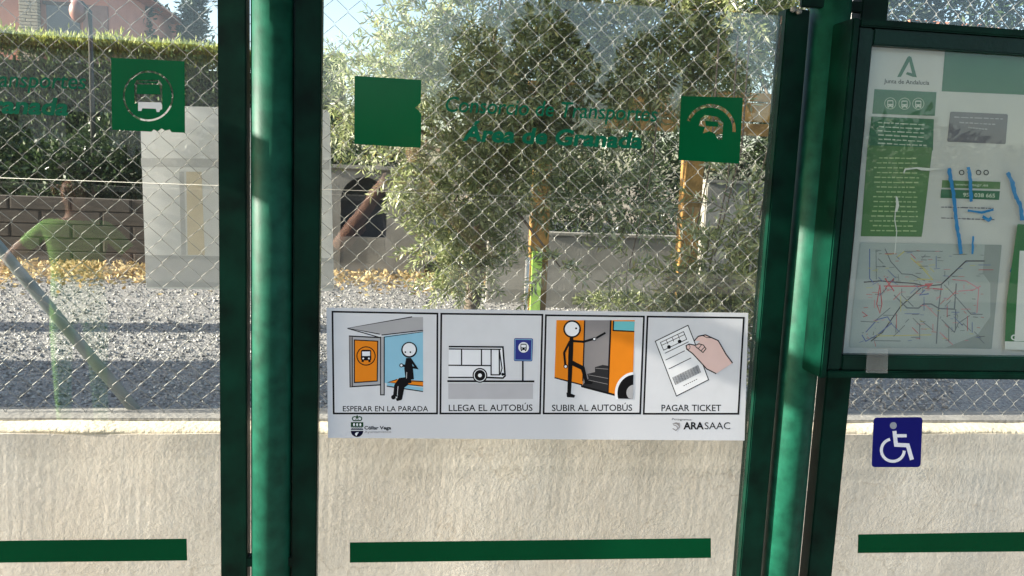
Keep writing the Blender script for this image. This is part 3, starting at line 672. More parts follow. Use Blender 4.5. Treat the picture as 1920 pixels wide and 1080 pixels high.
k = Print(YP - .0066); k.poly([P2(505, 240), P2(520, 195), P2(650, 180), P2(760, 190), P2(900, 198), P2(760, 216), P2(690, 212), P2(640, 196), P2(530, 210), P2(515, 245)], wt); k.build('tear', poster)
k = Print(YP - .0066); k.poly([P2(430, 470), P2(450, 490), P2(465, 570), P2(445, 630), P2(420, 640), P2(432, 560)], wt); k.build('tear', poster)
k = Print(YP - .0066); k.line([P2(425, 640), P2(420, 720), P2(440, 830), P2(420, 1060)], 1.6, wt); k.build('crease', poster)
# neighbouring sheet on the right
q = Print(YP - .007); q.poly([(1908, 420), (2200, 440), (2200, 660), (1884, 640), (1888, 560)], ink('second_green', srgb(50, 112, 62))); q.poly([(1912, 470), (2200, 480), (2200, 640), (1902, 640)], wt)
q.text('C', (1895, 637), (1906, 638), 10, wt, .04); q.poly([(1884, 640), (2200, 648), (2200, 668), (1884, 655)], wt)
tag(q.build('folded_leaflet'), 'green and white leaflet tucked at the right edge of the case', 'leaflet')
# clear adhesive tape at the case bottom
q = Print(YC0 - .0006); tp = glass_mat('clear_tape', (.88, .9, .9), .10, .06)
q.poly(P3s := [P3(190, 900), P3(355, 890), P3(350, 1080), P3(180, 1075)], tp)
tag(q.build('adhesive_tape'), 'strip of clear adhesive tape across the bottom of the case', 'tape')

# ================================================================== BEHIND THE FENCE
def leaf_cloud(name, pts, dirs, ln, wd, m, parent=None, jitter=.25, bend=.15):
    """one quad per leaf: base, side, tip, side"""
    pts = np.asarray(pts, float); dirs = np.asarray(dirs, float); n = len(pts)
    dirs /= np.linalg.norm(dirs, axis=1)[:, None] + 1e-9
    r = RNG.normal(size=(n, 3)); sidev = np.cross(dirs, r); sidev /= np.linalg.norm(sidev, axis=1)[:, None] + 1e-9
    nor = np.cross(sidev, dirs)
    L = (ln * RNG.uniform(1 - jitter, 1 + jitter, n))[:, None]; W = (wd * RNG.uniform(1 - jitter, 1 + jitter, n))[:, None]
    mid = pts + dirs * L * .5 + nor * L * bend * .5
    V = np.stack([pts, mid + sidev * W / 2, pts + dirs * L, mid - sidev * W / 2], 1).reshape(-1, 3)
    me = bpy.data.meshes.new(name)
    me.vertices.add(4 * n); me.vertices.foreach_set('co', V.ravel())
    me.loops.add(4 * n); me.loops.foreach_set('vertex_index', np.arange(4 * n))
    me.polygons.add(n); me.polygons.foreach_set('loop_start', np.arange(0, 4 * n, 4)); me.polygons.foreach_set('loop_total', np.full(n, 4))
    me.materials.append(m); me.update(calc_edges=True)
    o = bpy.data.objects.new(name, me); COL.objects.link(o)
    if parent: o.parent = parent
    return o

def olive_tree():
    t = thing('olive_tree', 'large silvery green olive tree filling the view behind the fence', 'tree')
    blobs = [  # u, v, depth, radius px, twigs
        (860, 90, 6.6, 95, 110), (960, 30, 6.2, 120, 150), (1060, 110, 6.0, 120, 150), (1160, 20, 5.8, 120, 130), (1230, 110, 5.6, 100, 70), (1340, 20, 5.5, 110, 90), (1300, 130, 5.4, 70, 34),
        (760, 130, 7.0, 80, 75), (700, 190, 7.2, 70, 55), (630, 220, 7.8, 60, 45), (820, 210, 6.6, 100, 110), (930, 200, 6.3, 105, 120), (1010, 290, 6.2, 90, 95), (900, 310, 6.5, 80, 80),
        (850, 380, 6.7, 70, 80), (830, 460, 6.9, 55, 60), (890, 450, 6.9, 50, 50), (1130, 340, 6.4, 80, 30), (1190, 390, 6.4, 60, 22), (1080, 200, 6.2, 80, 40), (860, 510, 6.8, 45, 40),
        (1340, 480, 4.6, 70, 26), (1390, 560, 4.5, 60, 34), (1280, 540, 4.7, 50, 18), (1400, 420, 4.6, 45, 14), (1310, 600, 4.6, 60, 30), (1050, 500, 5.4, 40, 8), (1430, 620, 4.5, 50, 25), (1180, 500, 5.2, 40, 8),
        (740, 330, 6.9, 40, 26), (960, -120, 6.2, 170, 140), (1200, -130, 5.9, 170, 130), (1420, -100, 5.6, 140, 90), (1450, 90, 5.6, 60, 26), (970, 360, 6.5, 50, 22), (780, 60, 7.2, 50, 30), (655, 120, 8.2, 35, 16)]
    tw = bmesh.new(); P = []; Dd = []
    lim = []
    for u, v, d, r, n in blobs:
        c = pd(u, v, d); R = r / F * d
        lim.append((c, R))
        for _ in range(int(n * (1.6 if u > 1180 else 1.05))):
            a = Vector(RNG.normal(size=3)).normalized() * (random.random() ** .4)
            p = c + Vector((a.x * R, a.y * R * 1.1, a.z * R))
            out = (a + Vector((random.uniform(-.6, .6), random.uniform(-.7, .3), random.uniform(-.7, .7)))).normalized()
            ln = random.uniform(.16, .34); q = p; dr = out; pts = [p]
            for k in range(5):
                q = q + dr * ln / 5; dr = (dr + Vector((0, 0, -.09)) + Vector(RNG.normal(size=3)) * .07).normalized(); pts.append(q)
            tube_into(tw, pts, [.003, .0026, .0022, .0018, .0014, .001], 3, False)
            m_ = int(ln / .024)
            for k in range(m_):
                f = (k + .5) / m_ * 4.99; i = int(f); b = pts[i].lerp(pts[i + 1], f - i); ax = (pts[i + 1] - pts[i]).normalized()
                sd_ = ax.orthogonal().normalized(); sd_ = Matrix.Rotation(k * 1.57 + random.uniform(-.5, .5), 3, ax) @ sd_
                for s_ in (1, -1): P.append(b); Dd.append(ax * random.uniform(.5, 1.1) + sd_ * s_)
    bm_obj('twigs', tw, M_BARK, t)
    P = np.array([tuple(p) for p in P]); Dd = np.array([tuple(p) for p in Dd])
    n = len(P); sel = RNG.random(n)
    M1 = leaf_mat('olive_leaf', (.13, .17, .06), (.36, .40, .18), .45, .38)
    M2 = leaf_mat('olive_leaf_silver', (.34, .38, .24), (.60, .62, .42), .42, .45)
    M3 = leaf_mat('olive_leaf_yellow', (.22, .19, .045), (.30, .24, .07), .3, .45)
    lo = leaf_cloud('foliage', P[sel < .72], Dd[sel < .72], .078, .0165, M1, t); lo['kind'] = 'stuff'
    lo = leaf_cloud('foliage', P[(sel >= .72) & (sel < .94)], Dd[(sel >= .72) & (sel < .94)], .074, .0165, M2, t); lo['kind'] = 'stuff'
    lo = leaf_cloud('foliage', P[sel >= .94], Dd[sel >= .94], .055, .012, M3, t); lo['kind'] = 'stuff'
    base = pd(880, 560, 7.1); base.z = 0
    fork = Vector((base.x + .1, base.y + .05, 1.4))
    tube('trunk', [(base.x - .03, base.y, -.05), (base.x, base.y, .1), (base.x + .06, base.y, .7), fork], [.10, .075, .065, .055], M_BARK, t, 12)
    br = bmesh.new()
    for c, R in lim:
        if c.x > base.x + .5 and c.z < 1.75:      # low shoots on the right droop from the crown above
            up_ = Vector((c.x + .15, c.y + .1, 2.35)); tube_into(br, [up_, up_.lerp(c, .5) + Vector((.06, 0, 0)), c], [.006, .005, .003], 5); continue
        m1 = fork.lerp(c, .5) + Vector((random.uniform(-.15, .15), random.uniform(-.1, .3), .15))
        tube_into(br, [fork, fork.lerp(m1, .5) + Vector((0, .05, .08)), m1, c], [.035, .025, .014, .005], 6)
    bm_obj('branches', br, M_BARK, t, True)
olive_tree()

def shrub(name, label, cat, blobs, n, ln, wd, m, group=None, trunk=True, flat=.7):
    t = thing(name, label, cat, group); P = []; Dd = []; cs_ = []
    for u, v, d, ru, rv in blobs:
        c = pd(u, v, d); cs_.append(c); rx, rz = ru / F * d, rv / F * d
        for _ in range(n):
            a = Vector(RNG.normal(size=3)).normalized(); k = random.random() ** .35
            P.append((c.x + a.x * rx * k, c.y + a.y * rx * flat * k, max(.02, c.z + a.z * rz * k))); Dd.append((a.x + random.gauss(0, .6), a.y + random.gauss(0, .6), a.z + random.gauss(.1, .6)))
    o = leaf_cloud('foliage', P, Dd, ln, wd, m, t); o['kind'] = 'stuff'
    bm = bmesh.new()
    c0 = sum(cs_, Vector()) / len(cs_); b = Vector((c0.x, c0.y, -.05))
    for c in cs_: tube_into(bm, [b, b.lerp(c, .5) + Vector((.02, 0, .1)), c], [.05, .035, .012], 6)
    bm_obj('trunk', bm, M_BARK, t, True)
    return t
DK = leaf_mat('dark_leaf', (.018, .035, .014), (.05, .085, .03), .2, .4)
DK2 = leaf_mat('dark_glossy_leaf', (.015, .03, .010), (.05, .08, .028), .2, .35)
# clipped hedge
def hedge():
    t = thing('clipped_hedge', 'tall clipped conifer hedge with pale sunlit top along the back', 'hedge')
    y0, y1 = CAM.y + 15.2, CAM.y + 16.4; x0 = pd(-260, 80, 15).x; x1 = pd(640, 80, 15).x
    zt = lambda x: 3.46 - (x - x0) * .012 + .10 * mnoise.noise((x * 1.7, 0, 0))
    m = leaf_mat('hedge_leaf', (.07, .12, .05), (.15, .21, .08), .25, .6); m2 = leaf_mat('hedge_lit_tip', (.22, .27, .05), (.34, .37, .09), .35, .6)  # paler second leaf colour paints in the sunlit hedge top
    P, Dd, P2_, D2 = [], [], [], []
    for _ in range(26000):
        x = random.uniform(x0, x1); z = random.uniform(.3, zt(x)); P.append((x, y0 + abs(random.gauss(0, .12)), z)); Dd.append((random.gauss(0, .5), -.6, random.gauss(.7, .4)))
    for _ in range(16000):
        x = random.uniform(x0, x1); z = zt(x) + random.gauss(0, .07) - .03; P2_.append((x, random.uniform(y0, y1), z)); D2.append((random.gauss(0, .5), random.gauss(0, .5), 1))
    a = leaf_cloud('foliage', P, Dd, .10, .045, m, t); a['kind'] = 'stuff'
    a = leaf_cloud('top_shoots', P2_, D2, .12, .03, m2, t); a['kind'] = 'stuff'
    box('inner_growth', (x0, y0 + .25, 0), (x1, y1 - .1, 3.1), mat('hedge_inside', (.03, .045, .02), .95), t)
hedge()
# shrubs in front of the hedge
sp = [(-40, 300, 13.2, 90, 80), (120, 330, 13.0, 100, 70), (230, 300, 12.9, 90, 80), (330, 290, 13.3, 90, 80), (440, 290, 13.1, 90, 80)]
for i, b in enumerate(sp):
    lab = ['dark shrub at the left edge below the hedge', 'dark shrub under the end of the left lettering', 'dark shrub below the bus emblem', 'dark shrub just left of the white board', 'dark shrub behind the first round post'][i]
    shrub('dark_shrub', lab, 'shrub', [b], 3600, .09, .04, DK, 'dark shrubs below the hedge')
b2 = [(690, 280, 13, 110, 75), (640, 330, 13.6, 60, 60)]
shrub('dark_shrub', 'dark shrub behind the shed with the arched opening', 'shrub', b2, 3000, .09, .04, DK, 'dark shrubs below the hedge')
# oleander mass behind the timber frame
shrub('oleander', 'dense dark oleander behind the timber frame on the right', 'shrub', [(1150, 360, 10.6, 150, 130), (1330, 300, 10.8, 150, 150), (1000, 330, 11, 120, 150), (1450, 250, 11, 120, 160), (1230, 180, 11.4, 170, 110), (1050, 160, 11.6, 150, 110)], 3000, .11, .028, DK2)
shrub('dark_tree', 'dark leafed tree showing above the information case', 'tree', [(1660, 20, 9.5, 90, 60), (1500, 10, 9.8, 110, 90), (1850, 10, 9.3, 120, 60), (1400, 60, 10.5, 110, 110), (1760, -60, 9.4, 160, 60), (1600, 250, 10.5, 130, 200), (1480, 330, 10.2, 70, 170)], 1900, .10, .035, DK2)
shrub('low_shrub', 'low leafy shrub at the foot of the right hand timber post', 'shrub', [(1300, 575, 8.0, 60, 22), (1390, 580, 7.8, 60, 28), (1160, 565, 8.6, 90, 14), (1470, 590, 7.6, 50, 40)], 900, .07, .016, leaf_mat('olive_leaf', None, None))

# conifers and house above the hedge
def conifer(u, vt, d, wpx, label, lean=0):
    t = thing('conifer', label, 'tree', 'conifers above the hedge'); b = pd(u, 90, d); top = pd(u + lean, vt, d); H = top.z; P, Dd = [], []; bm = bmesh.new()
    tube_into(bm, [(b.x, b.y, 0), (b.x, b.y, H * .5), (top.x, b.y, H)], [.2, .12, .02], 7)
    R = wpx / F * d
    for k in range(90):
        z = H * (.35 + .65 * random.random()); f = (1 - z / H) / .65; r = R * (.12 + .95 * f ** .8) * random.uniform(.55, 1.15); a = random.random() * 6.28
        p0 = Vector((b.x, b.y, z - .1 * r)); p1 = Vector((b.x + r * math.cos(a), b.y + r * math.sin(a), z + .35 * r))
        tube_into(bm, [p0, p1], [.03, .008], 4, False)
        for _ in range(42):
            s_ = random.random() ** .6; q = p0.lerp(p1, s_) + Vector(RNG.normal(size=3)) * .13; P.append(tuple(q)); Dd.append(tuple((p1 - p0).normalized() + Vector(RNG.normal(size=3)) * .6))
    bm_obj('trunk', bm, M_BARK, t); o = leaf_cloud('foliage', P, Dd, .2, .07, leaf_mat('conifer_leaf', (.025, .05, .03), (.07, .10, .06), .15), t); o['kind'] = 'stuff'
conifer(365, -14, 26, 42, 'pointed dark conifer nearest the first round post'); conifer(318, 34, 27, 22, 'smallest conifer between the two taller ones'); conifer(262, -60, 24, 38, 'ragged conifer beside the pink house')
M_SAL = mat('salmon_render', (.42, .2, .15), .9, .1, 2)
def house():
    h = thing('pink_house', 'salmon pink house with stone pilaster beyond the hedge', 'house'); d = 21; y = CAM.y + d
    xa, xb = pd(-220, 40, d).x, pd(205, 40, d).x
    box('wall', (xa, y, 0), (xb, y + 6, 5.6), M_SAL, h)
    xm = pd(60, 30, d).x; pw = .42
    st = mat('pilaster_stone', (.42, .36, .27), .9, .3, 6); mt_ = bpy.data.meshes.new('stone')
    box('pilaster_core', (xm - pw / 2 + .02, y - .16, 0), (xm + pw / 2 - .02, y - .001, 5.6), M_MORTAR, h)
    bm = bmesh.new(); bmesh.ops.create_cube(bm, size=1); bmesh.ops.bevel(bm, geom=bm.edges[:], offset=.06, segments=1, affect='EDGES'); bm.to_mesh(mt_); bm.free(); mt_.materials.append(st)
    z = 3.2; k = 0
    while z < 5.6:
        hh = random.uniform(.055, .085); cut = random.uniform(.3, .7) * pw
        for a, b in ((0, cut), (cut, pw)):
            o = bpy.data.objects.new('stone', mt_); COL.objects.link(o); o.parent = h; o.location = (xm - pw / 2 + (a + b) / 2, y - .12, z + hh / 2); o.scale = (b - a - .012, .14 + random.uniform(0, .03), hh - .01)
        z += hh
    xa2, xb2 = pd(88, 30, d).x, pd(150, 30, d).x
    wn = box('window', (xa2, y - .03, 3.0), (xb2, y - .004, 4.95), mat('house_glass', (.06, .065, .08), .15), h)
    box('frame', (xa2 - .07, y - .05, 4.955), (xb2 + .07, y - .002, 5.03), mat('dark_frame', (.07, .05, .04), .6), wn)
    box('shutter', (xb2 + .08, y - .05, 3.0), (xb2 + .62, y - .004, 5.0), mat('house_brown', (.2, .13, .12), .8), h)
    v = [(xa - .5, y - .5, 5.55), (xb + .4, y - .5, 5.55), (xb + .4, y + 6.5, 5.55), (xa - .5, y + 6.5, 5.55), (xa + 2, y + 3, 7.3), (xb - 2, y + 3, 7.3)]
    mesh_obj('roof', v, [(0, 1, 5, 4), (1, 2, 5), (2, 3, 4, 5), (3, 0, 4), (3, 2, 1, 0)], mat('terracotta', (.42, .16, .08), .9, .2, 8), h)
house()
def far_house():
    h = thing('far_house', 'distant house with terracotta roof glimpsed above the case', 'house'); d = 30; y = CAM.y + d; a, b = pd(1745, 30, d), pd(2000, 30, d); zr = pd(1770, 33, d).z
    box('wall', (a.x + .4, y, 0), (b.x, y + 6, zr - .7), mat('cream_render', (.6, .55, .45), .9), h)
    mesh_obj('roof', [(a.x, y - .5, zr - .9), (b.x, y - .5, zr - .9), (b.x, y + 6.5, zr - .9), (a.x, y + 6.5, zr - .9), (a.x + 1, y + 3, zr + .5), (b.x - 1, y + 3, zr + .5)], [(0, 1, 5, 4), (1, 2, 5), (2, 3, 4, 5), (3, 0, 4), (3, 2, 1, 0)], mat('terracotta', (.42, .16, .08)), h)
far_house()
# street lamp-like thin pole before the hedge
pt = pd(174, 230, 12.6)
lp = thing('thin_pole', 'thin dark pole with brown lamp head standing before the hedge', 'pole')
tube('shaft', [(pt.x, pt.y, 0), (pt.x, pt.y, pd(172, 22, 12.6).z), (pt.x - .1, pt.y, pd(165, 6, 12.6).z), (pt.x - .24, pt.y, pd(150, 4, 12.6).z)], [.045, .03, .028, .025], mat('dark_steel', (.03, .035, .03), .5), lp, 8)
hp = pd(146, 24, 12.6); bm = bmesh.new(); bmesh.ops.create_uvsphere(bm, u_segments=12, v_segments=8, radius=.13)
for v in bm.verts: v.co = Vector((hp.x + v.co.x * .85, hp.y + v.co.y, hp.z + v.co.z * 1.2 + .02))
bm_obj('lamp_head', bm, mat('brown_lamp', (.2, .09, .07), .4), lp, True)

# block wall at the end of the yard
def block_wall(name, label, u0, u1, vt, d, nc, bl, z0=0):
    t = thing(name, label, 'wall'); y = CAM.y + d; x0, x1 = pd(u0, 400, d).x, pd(u1, 400, d).x; z1 = pd((u0 + u1) / 2, vt, d).z; hh = z1 / nc
    box('core', (x0, y + .015, -.05), (x1, y + .18, z1 - .012), M_MORTAR, t)
    me = bpy.data.meshes.new('block'); bm = bmesh.new(); bmesh.ops.create_cube(bm, size=1); bmesh.ops.bevel(bm, geom=bm.edges[:], offset=.03, segments=1, affect='EDGES'); bm.to_mesh(me); bm.free(); me.materials.append(M_BLOCK)
    for r in range(nc):
        x = x0 - (bl / 2 if r % 2 else 0)
        while x < x1:
            a, b = max(x, x0), min(x + bl, x1)
            if b - a > .05:
                o = bpy.data.objects.new('block', me); COL.objects.link(o); o.parent = t; o.location = ((a + b) / 2, y + .1, hh * (r + .5)); o.scale = (b - a - .014, .2 + random.uniform(-.012, .012), hh - .014)
            x += bl
block_wall('block_wall', 'low brown block wall across the back of the yard', -220, 600, 372, 12.2, 5, .8)
def shed():
    t = thing('masonry_shed', 'small grey rendered shed with dark arched opening beyond the end of the block wall', 'shed'); d = 11.9; y = CAM.y + d
    a, b = pd(604, 330, d), pd(800, 330, d); z1 = pd(680, 318, d).z; xc = pd(682, 400, d).x; r = .32; za = pd(682, 375, d).z
    zz0 = .3
    out = [(a.x, zz0), (a.x, z1), (b.x, z1), (b.x, zz0)]
    n = 18; arch = [(xc + r, .35)] + [(xc + r * math.cos(PI * k / n), za + r * math.sin(PI * k / n)) for k in range(n + 1)] + [(xc - r, .35)]
    V = [(x, y, z) for x, z in [(a.x, 0), (a.x, z1)] + [(b.x, z1), (b.x, 0)]]
    # front with an opening: strips left, right and above the arch
    Vf = []; Fc = []
    def quad(p): o = len(Vf); Vf.extend([(q[0], y, q[1]) for q in p]); Fc.append((o, o + 1, o + 2, o + 3))
    quad([(a.x, 0), (xc - r, 0), (xc - r, z1), (a.x, z1)]); quad([(xc + r, 0), (b.x, 0), (b.x, z1), (xc + r, z1)])
    for k in range(n):
        p, q_ = arch[1 + k], arch[2 + k]; quad([(p[0], p[1]), (p[0], z1), (q_[0], z1), (q_[0], q_[1])])
    mesh_obj('front_wall', Vf, Fc, mat('pale_render', (.21, .20, .175), .95, .2, 4, .4, 40), t)
    box('side_wall', (a.x, y + .004, 0), (a.x + .1, y + 1.6, z1), M_CONC, t); box('side_wall', (b.x - .1, y + .004, 0), (b.x, y + 1.6, z1), M_CONC, t)
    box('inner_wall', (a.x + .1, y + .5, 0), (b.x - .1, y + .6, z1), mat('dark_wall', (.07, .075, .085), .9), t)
    box('window_sill_wall', (xc - r, y + .02, 0), (xc + r, y + .12, pd(682, 445, d).z), mat('pale_render', (.21, .20, .175)), t)
    box('roof_slab', (a.x - .05, y - .05, z1), (b.x + .05, y + 1.7, z1 + .06), M_CONC, t, .01)
shed()
# timber frame and concrete panels on the right
def timber():
    t = thing('timber_frame', 'ochre timber post frame with plank fascia among the olive branches', 'timber frame'); d = 8.5; y = CAM.y + d
    for u, ww_ in ((1011, .19), (1290, .20)):
        x = pd(u, 430, d).x; box('post', (x - ww_ / 2, y - .08, 0), (x + ww_ / 2, y + .08, 2.05), M_WOOD, t, .006)
    x0, x1 = pd(985, 220, d).x, pd(1490, 220, d).x
    for a, b in ((172, 188), (190, 226), (229, 252)):
        box('plank', (x0, y - .13 + random.uniform(0, .01), pd(1330, b, d).z), (x1, y - .085, pd(1330, a, d).z), M_WOOD, t, .004)
    x = pd(1003, 520, d).x; box('lime_board', (x - .055, y - .115, 0), (x + .05, y - .083, pd(1003, 470, d).z), mat('lime_paint', (.36, .62, .10), .5, .25, 9, c2=(.45, .68, .14)), t, .004)
timber()
pv = pd(986, 560, 7.9); tube('white_pipe', [(pv.x, pv.y, -.05), (pv.x, pv.y, pd(986, 482, 7.9).z)], .022, mat('white_plastic', (.75, .75, .72), .5), None, 10)
tag(bpy.data.objects['white_pipe'], 'short white pipe upright beside the lime painted timber post', 'pipe')
def concrete(u0, u1, vt, d, label, th=.15):
    t = thing('concrete_panel', label, 'wall', 'concrete panels behind the timber frame'); y = CAM.y + d; x0, x1 = pd(u0, 450, d).x, pd(u1, 450, d).x; z1 = pd((u0 + u1) / 2, vt, d).z
    box('slab', (x0, y, -.05), (x1, y + th, z1), M_CONC, t, .012); box('cap', (x0 - .015, y - .02, z1 + .001), (x1 + .015, y + th + .02, z1 + .04), M_CONC, t, .008)
concrete(916, 1000, 334, 9.6, 'tall concrete panel left of the lime painted timber post'); concrete(1026, 1276, 446, 9.3, 'low concrete panel between the two timber posts'); concrete(1318, 1480, 346, 9.0, 'tall concrete panel right of the second timber post')

# dry leaves along the foot of the far wall
def litter():
    P, Dd = [], []
    for _ in range(9000):
        u = random.uniform(-60, 1010); v = random.gauss(514, 15) + (u - 700) * .018
        if v < 492 or v > 560: continue
        p = pz(u, v, 0); P.append((p.x, p.y, random.uniform(.005, .07))); Dd.append((random.gauss(0, 1), random.gauss(0, 1), random.gauss(.2, .4)))
    o = leaf_cloud('fallen_leaves', P, Dd, .08, .035, leaf_mat('dry_leaf', (.26, .16, .06), (.48, .39, .19), .2, .8))
    tag(o, 'dry orange fallen leaves along the foot of the far wall', 'leaves', kind='stuff')
litter()
# dry grass tufts in the litter
# unseen shadow casters added left of the picture: a building and a pillar
nb = thing('shadow_building', 'unseen building added left of the yard to cast the broad shadow on the gravel', 'building')
sdx, sdy = -sd.x / sd.z, -sd.y / sd.z      # shadow offset per metre of height
def strip(dist0, dist1):                   # caster footprint whose shadow falls on these depths at x = 0
    k = sdy / sdx; xs = -7.0; return CAM.y + dist0 + k * xs, CAM.y + dist1 + k * xs
e1 = CAM.y + 6.2 + (sdy / sdx) * (-6.0 + 1.0)
box('wall', (-11, e1 - 2.6, 0), (-6.0, e1, 5.2), mat('cream_render', (.6, .55, .45)), nb); box('roof', (-11.2, e1 - 2.65, 5.2), (-5.95, e1 + .02, 5.35), mat('terracotta', (.42, .16, .08)), nb)
e2 = CAM.y + 7.55 + (sdy / sdx) * (-6.0 + 1.0)
gp = thing('shadow_pillar', 'unseen pillar added left of the yard to cast the thin shadow bar on the gravel', 'pillar')
box('shaft', (-6.6, e2, 0), (-6.1, e2 + .42, 4.2), mat('cream_render', (.6, .55, .45)), gp); box('cap', (-6.65, e2 - .04, 4.2), (-6.05, e2 + .46, 4.3), M_CONC, gp)

# ================================================================== ACROSS THE ROAD (seen only as reflections in the panes)
sw = thing('street_wall', 'low stone wall on the far side of the road, reflected in the panes', 'wall')
box('body', (-30, -12, 0), (30, -11.6, 1.0), M_BLOCK, sw); box('cap', (-30, -12.05, 1.0), (30, -11.55, 1.08), M_CONC, sw)
def street_hedge():
    t = thing('street_hedge', 'dark hedge behind the wall across the road, reflected in the panes', 'hedge'); P, Dd = [], []
    for _ in range(16000):
        x = random.uniform(-14, 14); zt = (1.75 if x < -2.2 else 2.6) + .5 * mnoise.noise((x * .5, 3, 0)) + .25 * mnoise.noise((x * 2, 5, 0)); P.append((x, -12.6 + random.gauss(0, .15), random.uniform(.6, zt))); Dd.append(tuple(RNG.normal(size=3) + np.array((0, .4, .3))))
    o = leaf_cloud('foliage', P, Dd, .22, .10, DK, t); o['kind'] = 'stuff'
    box('inner_growth', (-14, -13.3, 0), (14, -12.75, 1.5), mat('hedge_inside', (.03, .045, .02)), t)
street_hedge()
def street_tree(x, y, H, R_, label):
    t = thing('street_tree', label, 'tree', 'trees across the road'); P, Dd = [], []; bm = bmesh.new()
    tube_into(bm, [(x, y, 0), (x + .05, y, H * .4), (x, y, H * .7)], [.16, .12, .05], 8)
    for k in range(16):
        a = Vector(RNG.normal(size=3)).normalized(); c = Vector((x, y, H * .62)) + Vector((a.x * R_ * .7, a.y * R_ * .7, a.z * H * .26)); r = R_ * random.uniform(.3, .5)
        tube_into(bm, [(x, y, H * .4), c], [.05, .01], 5)
        for _ in range(420):
            b = Vector(RNG.normal(size=3)).normalized(); P.append(tuple(c + b * r * random.random() ** .4)); Dd.append(tuple(b + Vector(RNG.normal(size=3)) * .6))
    bm_obj('trunk', bm, M_BARK, t, True); o = leaf_cloud('foliage', P, Dd, .2, .09, DK, t); o['kind'] = 'stuff'
street_tree(2.0, -13.6, 4.9, 1.3, 'dark street tree across the road, reflected in the middle of the middle pane')
street_tree(5.4, -14.2, 5.0, 1.4, 'smaller dark street tree across the road, reflected at the right of the middle pane')
wh = thing('white_house', 'white house across the road, reflected in the panes', 'house')
box('wall', (-9, -22, 0), (-3.5, -16, 3.6), mat('white_render', (.7, .69, .66), .9), wh); box('roof', (-9.3, -22.3, 3.6), (-3.2, -15.7, 3.8), mat('terracotta', (.42, .16, .08)), wh)
for x in (-8, -6.3, -4.6): box('window', (x - .4, -16.0, 1.2), (x + .4, -15.97, 2.4), mat('house_glass', (.06, .065, .08)), wh)

# people behind the camera
def person(name, label, J, bones, hair_c, mats, fingers=()):
    bm = bmesh.new(); keys = list(J); vs = {k: bm.verts.new(J[k][0]) for k in keys}
    for a, b, _ in bones: bm.edges.new((vs[a], vs[b]))
    me = bpy.data.meshes.new(name); bm.to_mesh(me); bm.free()
    o = bpy.data.objects.new(name, me); COL.objects.link(o)
    sk = o.modifiers.new('skin', 'SKIN'); sk.use_smooth_shade = True; o.modifiers.new('sub', 'SUBSURF').levels = 2
    for i, k in enumerate(keys):
        d = me.skin_vertices[0].data[i]; d.radius = J[k][1] if isinstance(J[k][1], tuple) else (J[k][1], J[k][1]); d.use_root = (k == 'pelvis')
    dg = bpy.context.evaluated_depsgraph_get(); m2 = bpy.data.meshes.new_from_object(o.evaluated_get(dg))
    o.modifiers.clear(); o.data = m2; bpy.data.meshes.remove(me)
    m2.materials.clear()
    for x in mats: m2.materials.append(x)
    segs = [(Vector(J[a][0]), Vector(J[b][0]), k) for a, b, k in bones]
    mi = []
    for p in m2.polygons:
        c = p.center; best = (9, 0)
        for a, b, k in segs:
            t = max(0, min(1, (c - a).dot(b - a) / max(1e-9, (b - a).length_squared))); dd = (a + (b - a) * t - c).length
            if dd < best[0]: best = (dd, k)
        mi.append(best[1])
    m2.polygons.foreach_set('material_index', mi); m2.polygons.foreach_set('use_smooth', [True] * len(mi))
    tag(o, label, 'person')
    hd = Vector(J['head'][0]); r = .098
    bm = bmesh.new(); bmesh.ops.create_uvsphere(bm, u_segments=20, v_segments=14, radius=1)
    for v in list(bm.verts):
        if v.co.z < -.25 or (v.co.y > .35 and v.co.z < .45): bm.verts.remove(v)
    for v in bm.verts: v.co = hd + Vector((v.co.x * r * .98, v.co.y * r * 1.12 - .01, v.co.z * r * 1.25 + .03))
    bm_obj('hair', bm, mat('hair_' + name + label[:9], hair_c, .7), o, True)
    bm = bmesh.new()
    for s_ in (-1, 1):
        for zz, yy, xx, rr_ in ((.02, .098, .034, .013),):
            g = bmesh.ops.create_uvsphere(bm, u_segments=8, v_segments=6, radius=rr_); bmesh.ops.translate(bm, verts=g['verts'], vec=hd + Vector((s_ * xx, yy, zz)))
        g = bmesh.ops.create_uvsphere(bm, u_segments=8, v_segments=6, radius=.025); bmesh.ops.scale(bm, verts=g['verts'], vec=(.4, .8, 1.2)); bmesh.ops.translate(bm, verts=g['verts'], vec=hd + Vector((s_ * .096, .0, .0)))
    g = bmesh.ops.create_cone(bm, segments=6, radius1=.016, radius2=.006, depth=.05, cap_ends=True); bmesh.ops.translate(bm, verts=g['verts'], vec=hd + Vector((0, .108, -.01)))
    g = bmesh.ops.create_uvsphere(bm, u_segments=8, v_segments=6, radius=.02); bmesh.ops.scale(bm, verts=g['verts'], vec=(1.2, .4, .35)); bmesh.ops.translate(bm, verts=g['verts'], vec=hd + Vector((0, .098, -.055)))
    bm_obj('face', bm, mats[0], o, True)
    return o
SKIN = mat('skin_tone', (.42, .22, .15), .55, .08); SHOE = mat('shoe', (.05, .05, .05), .6)
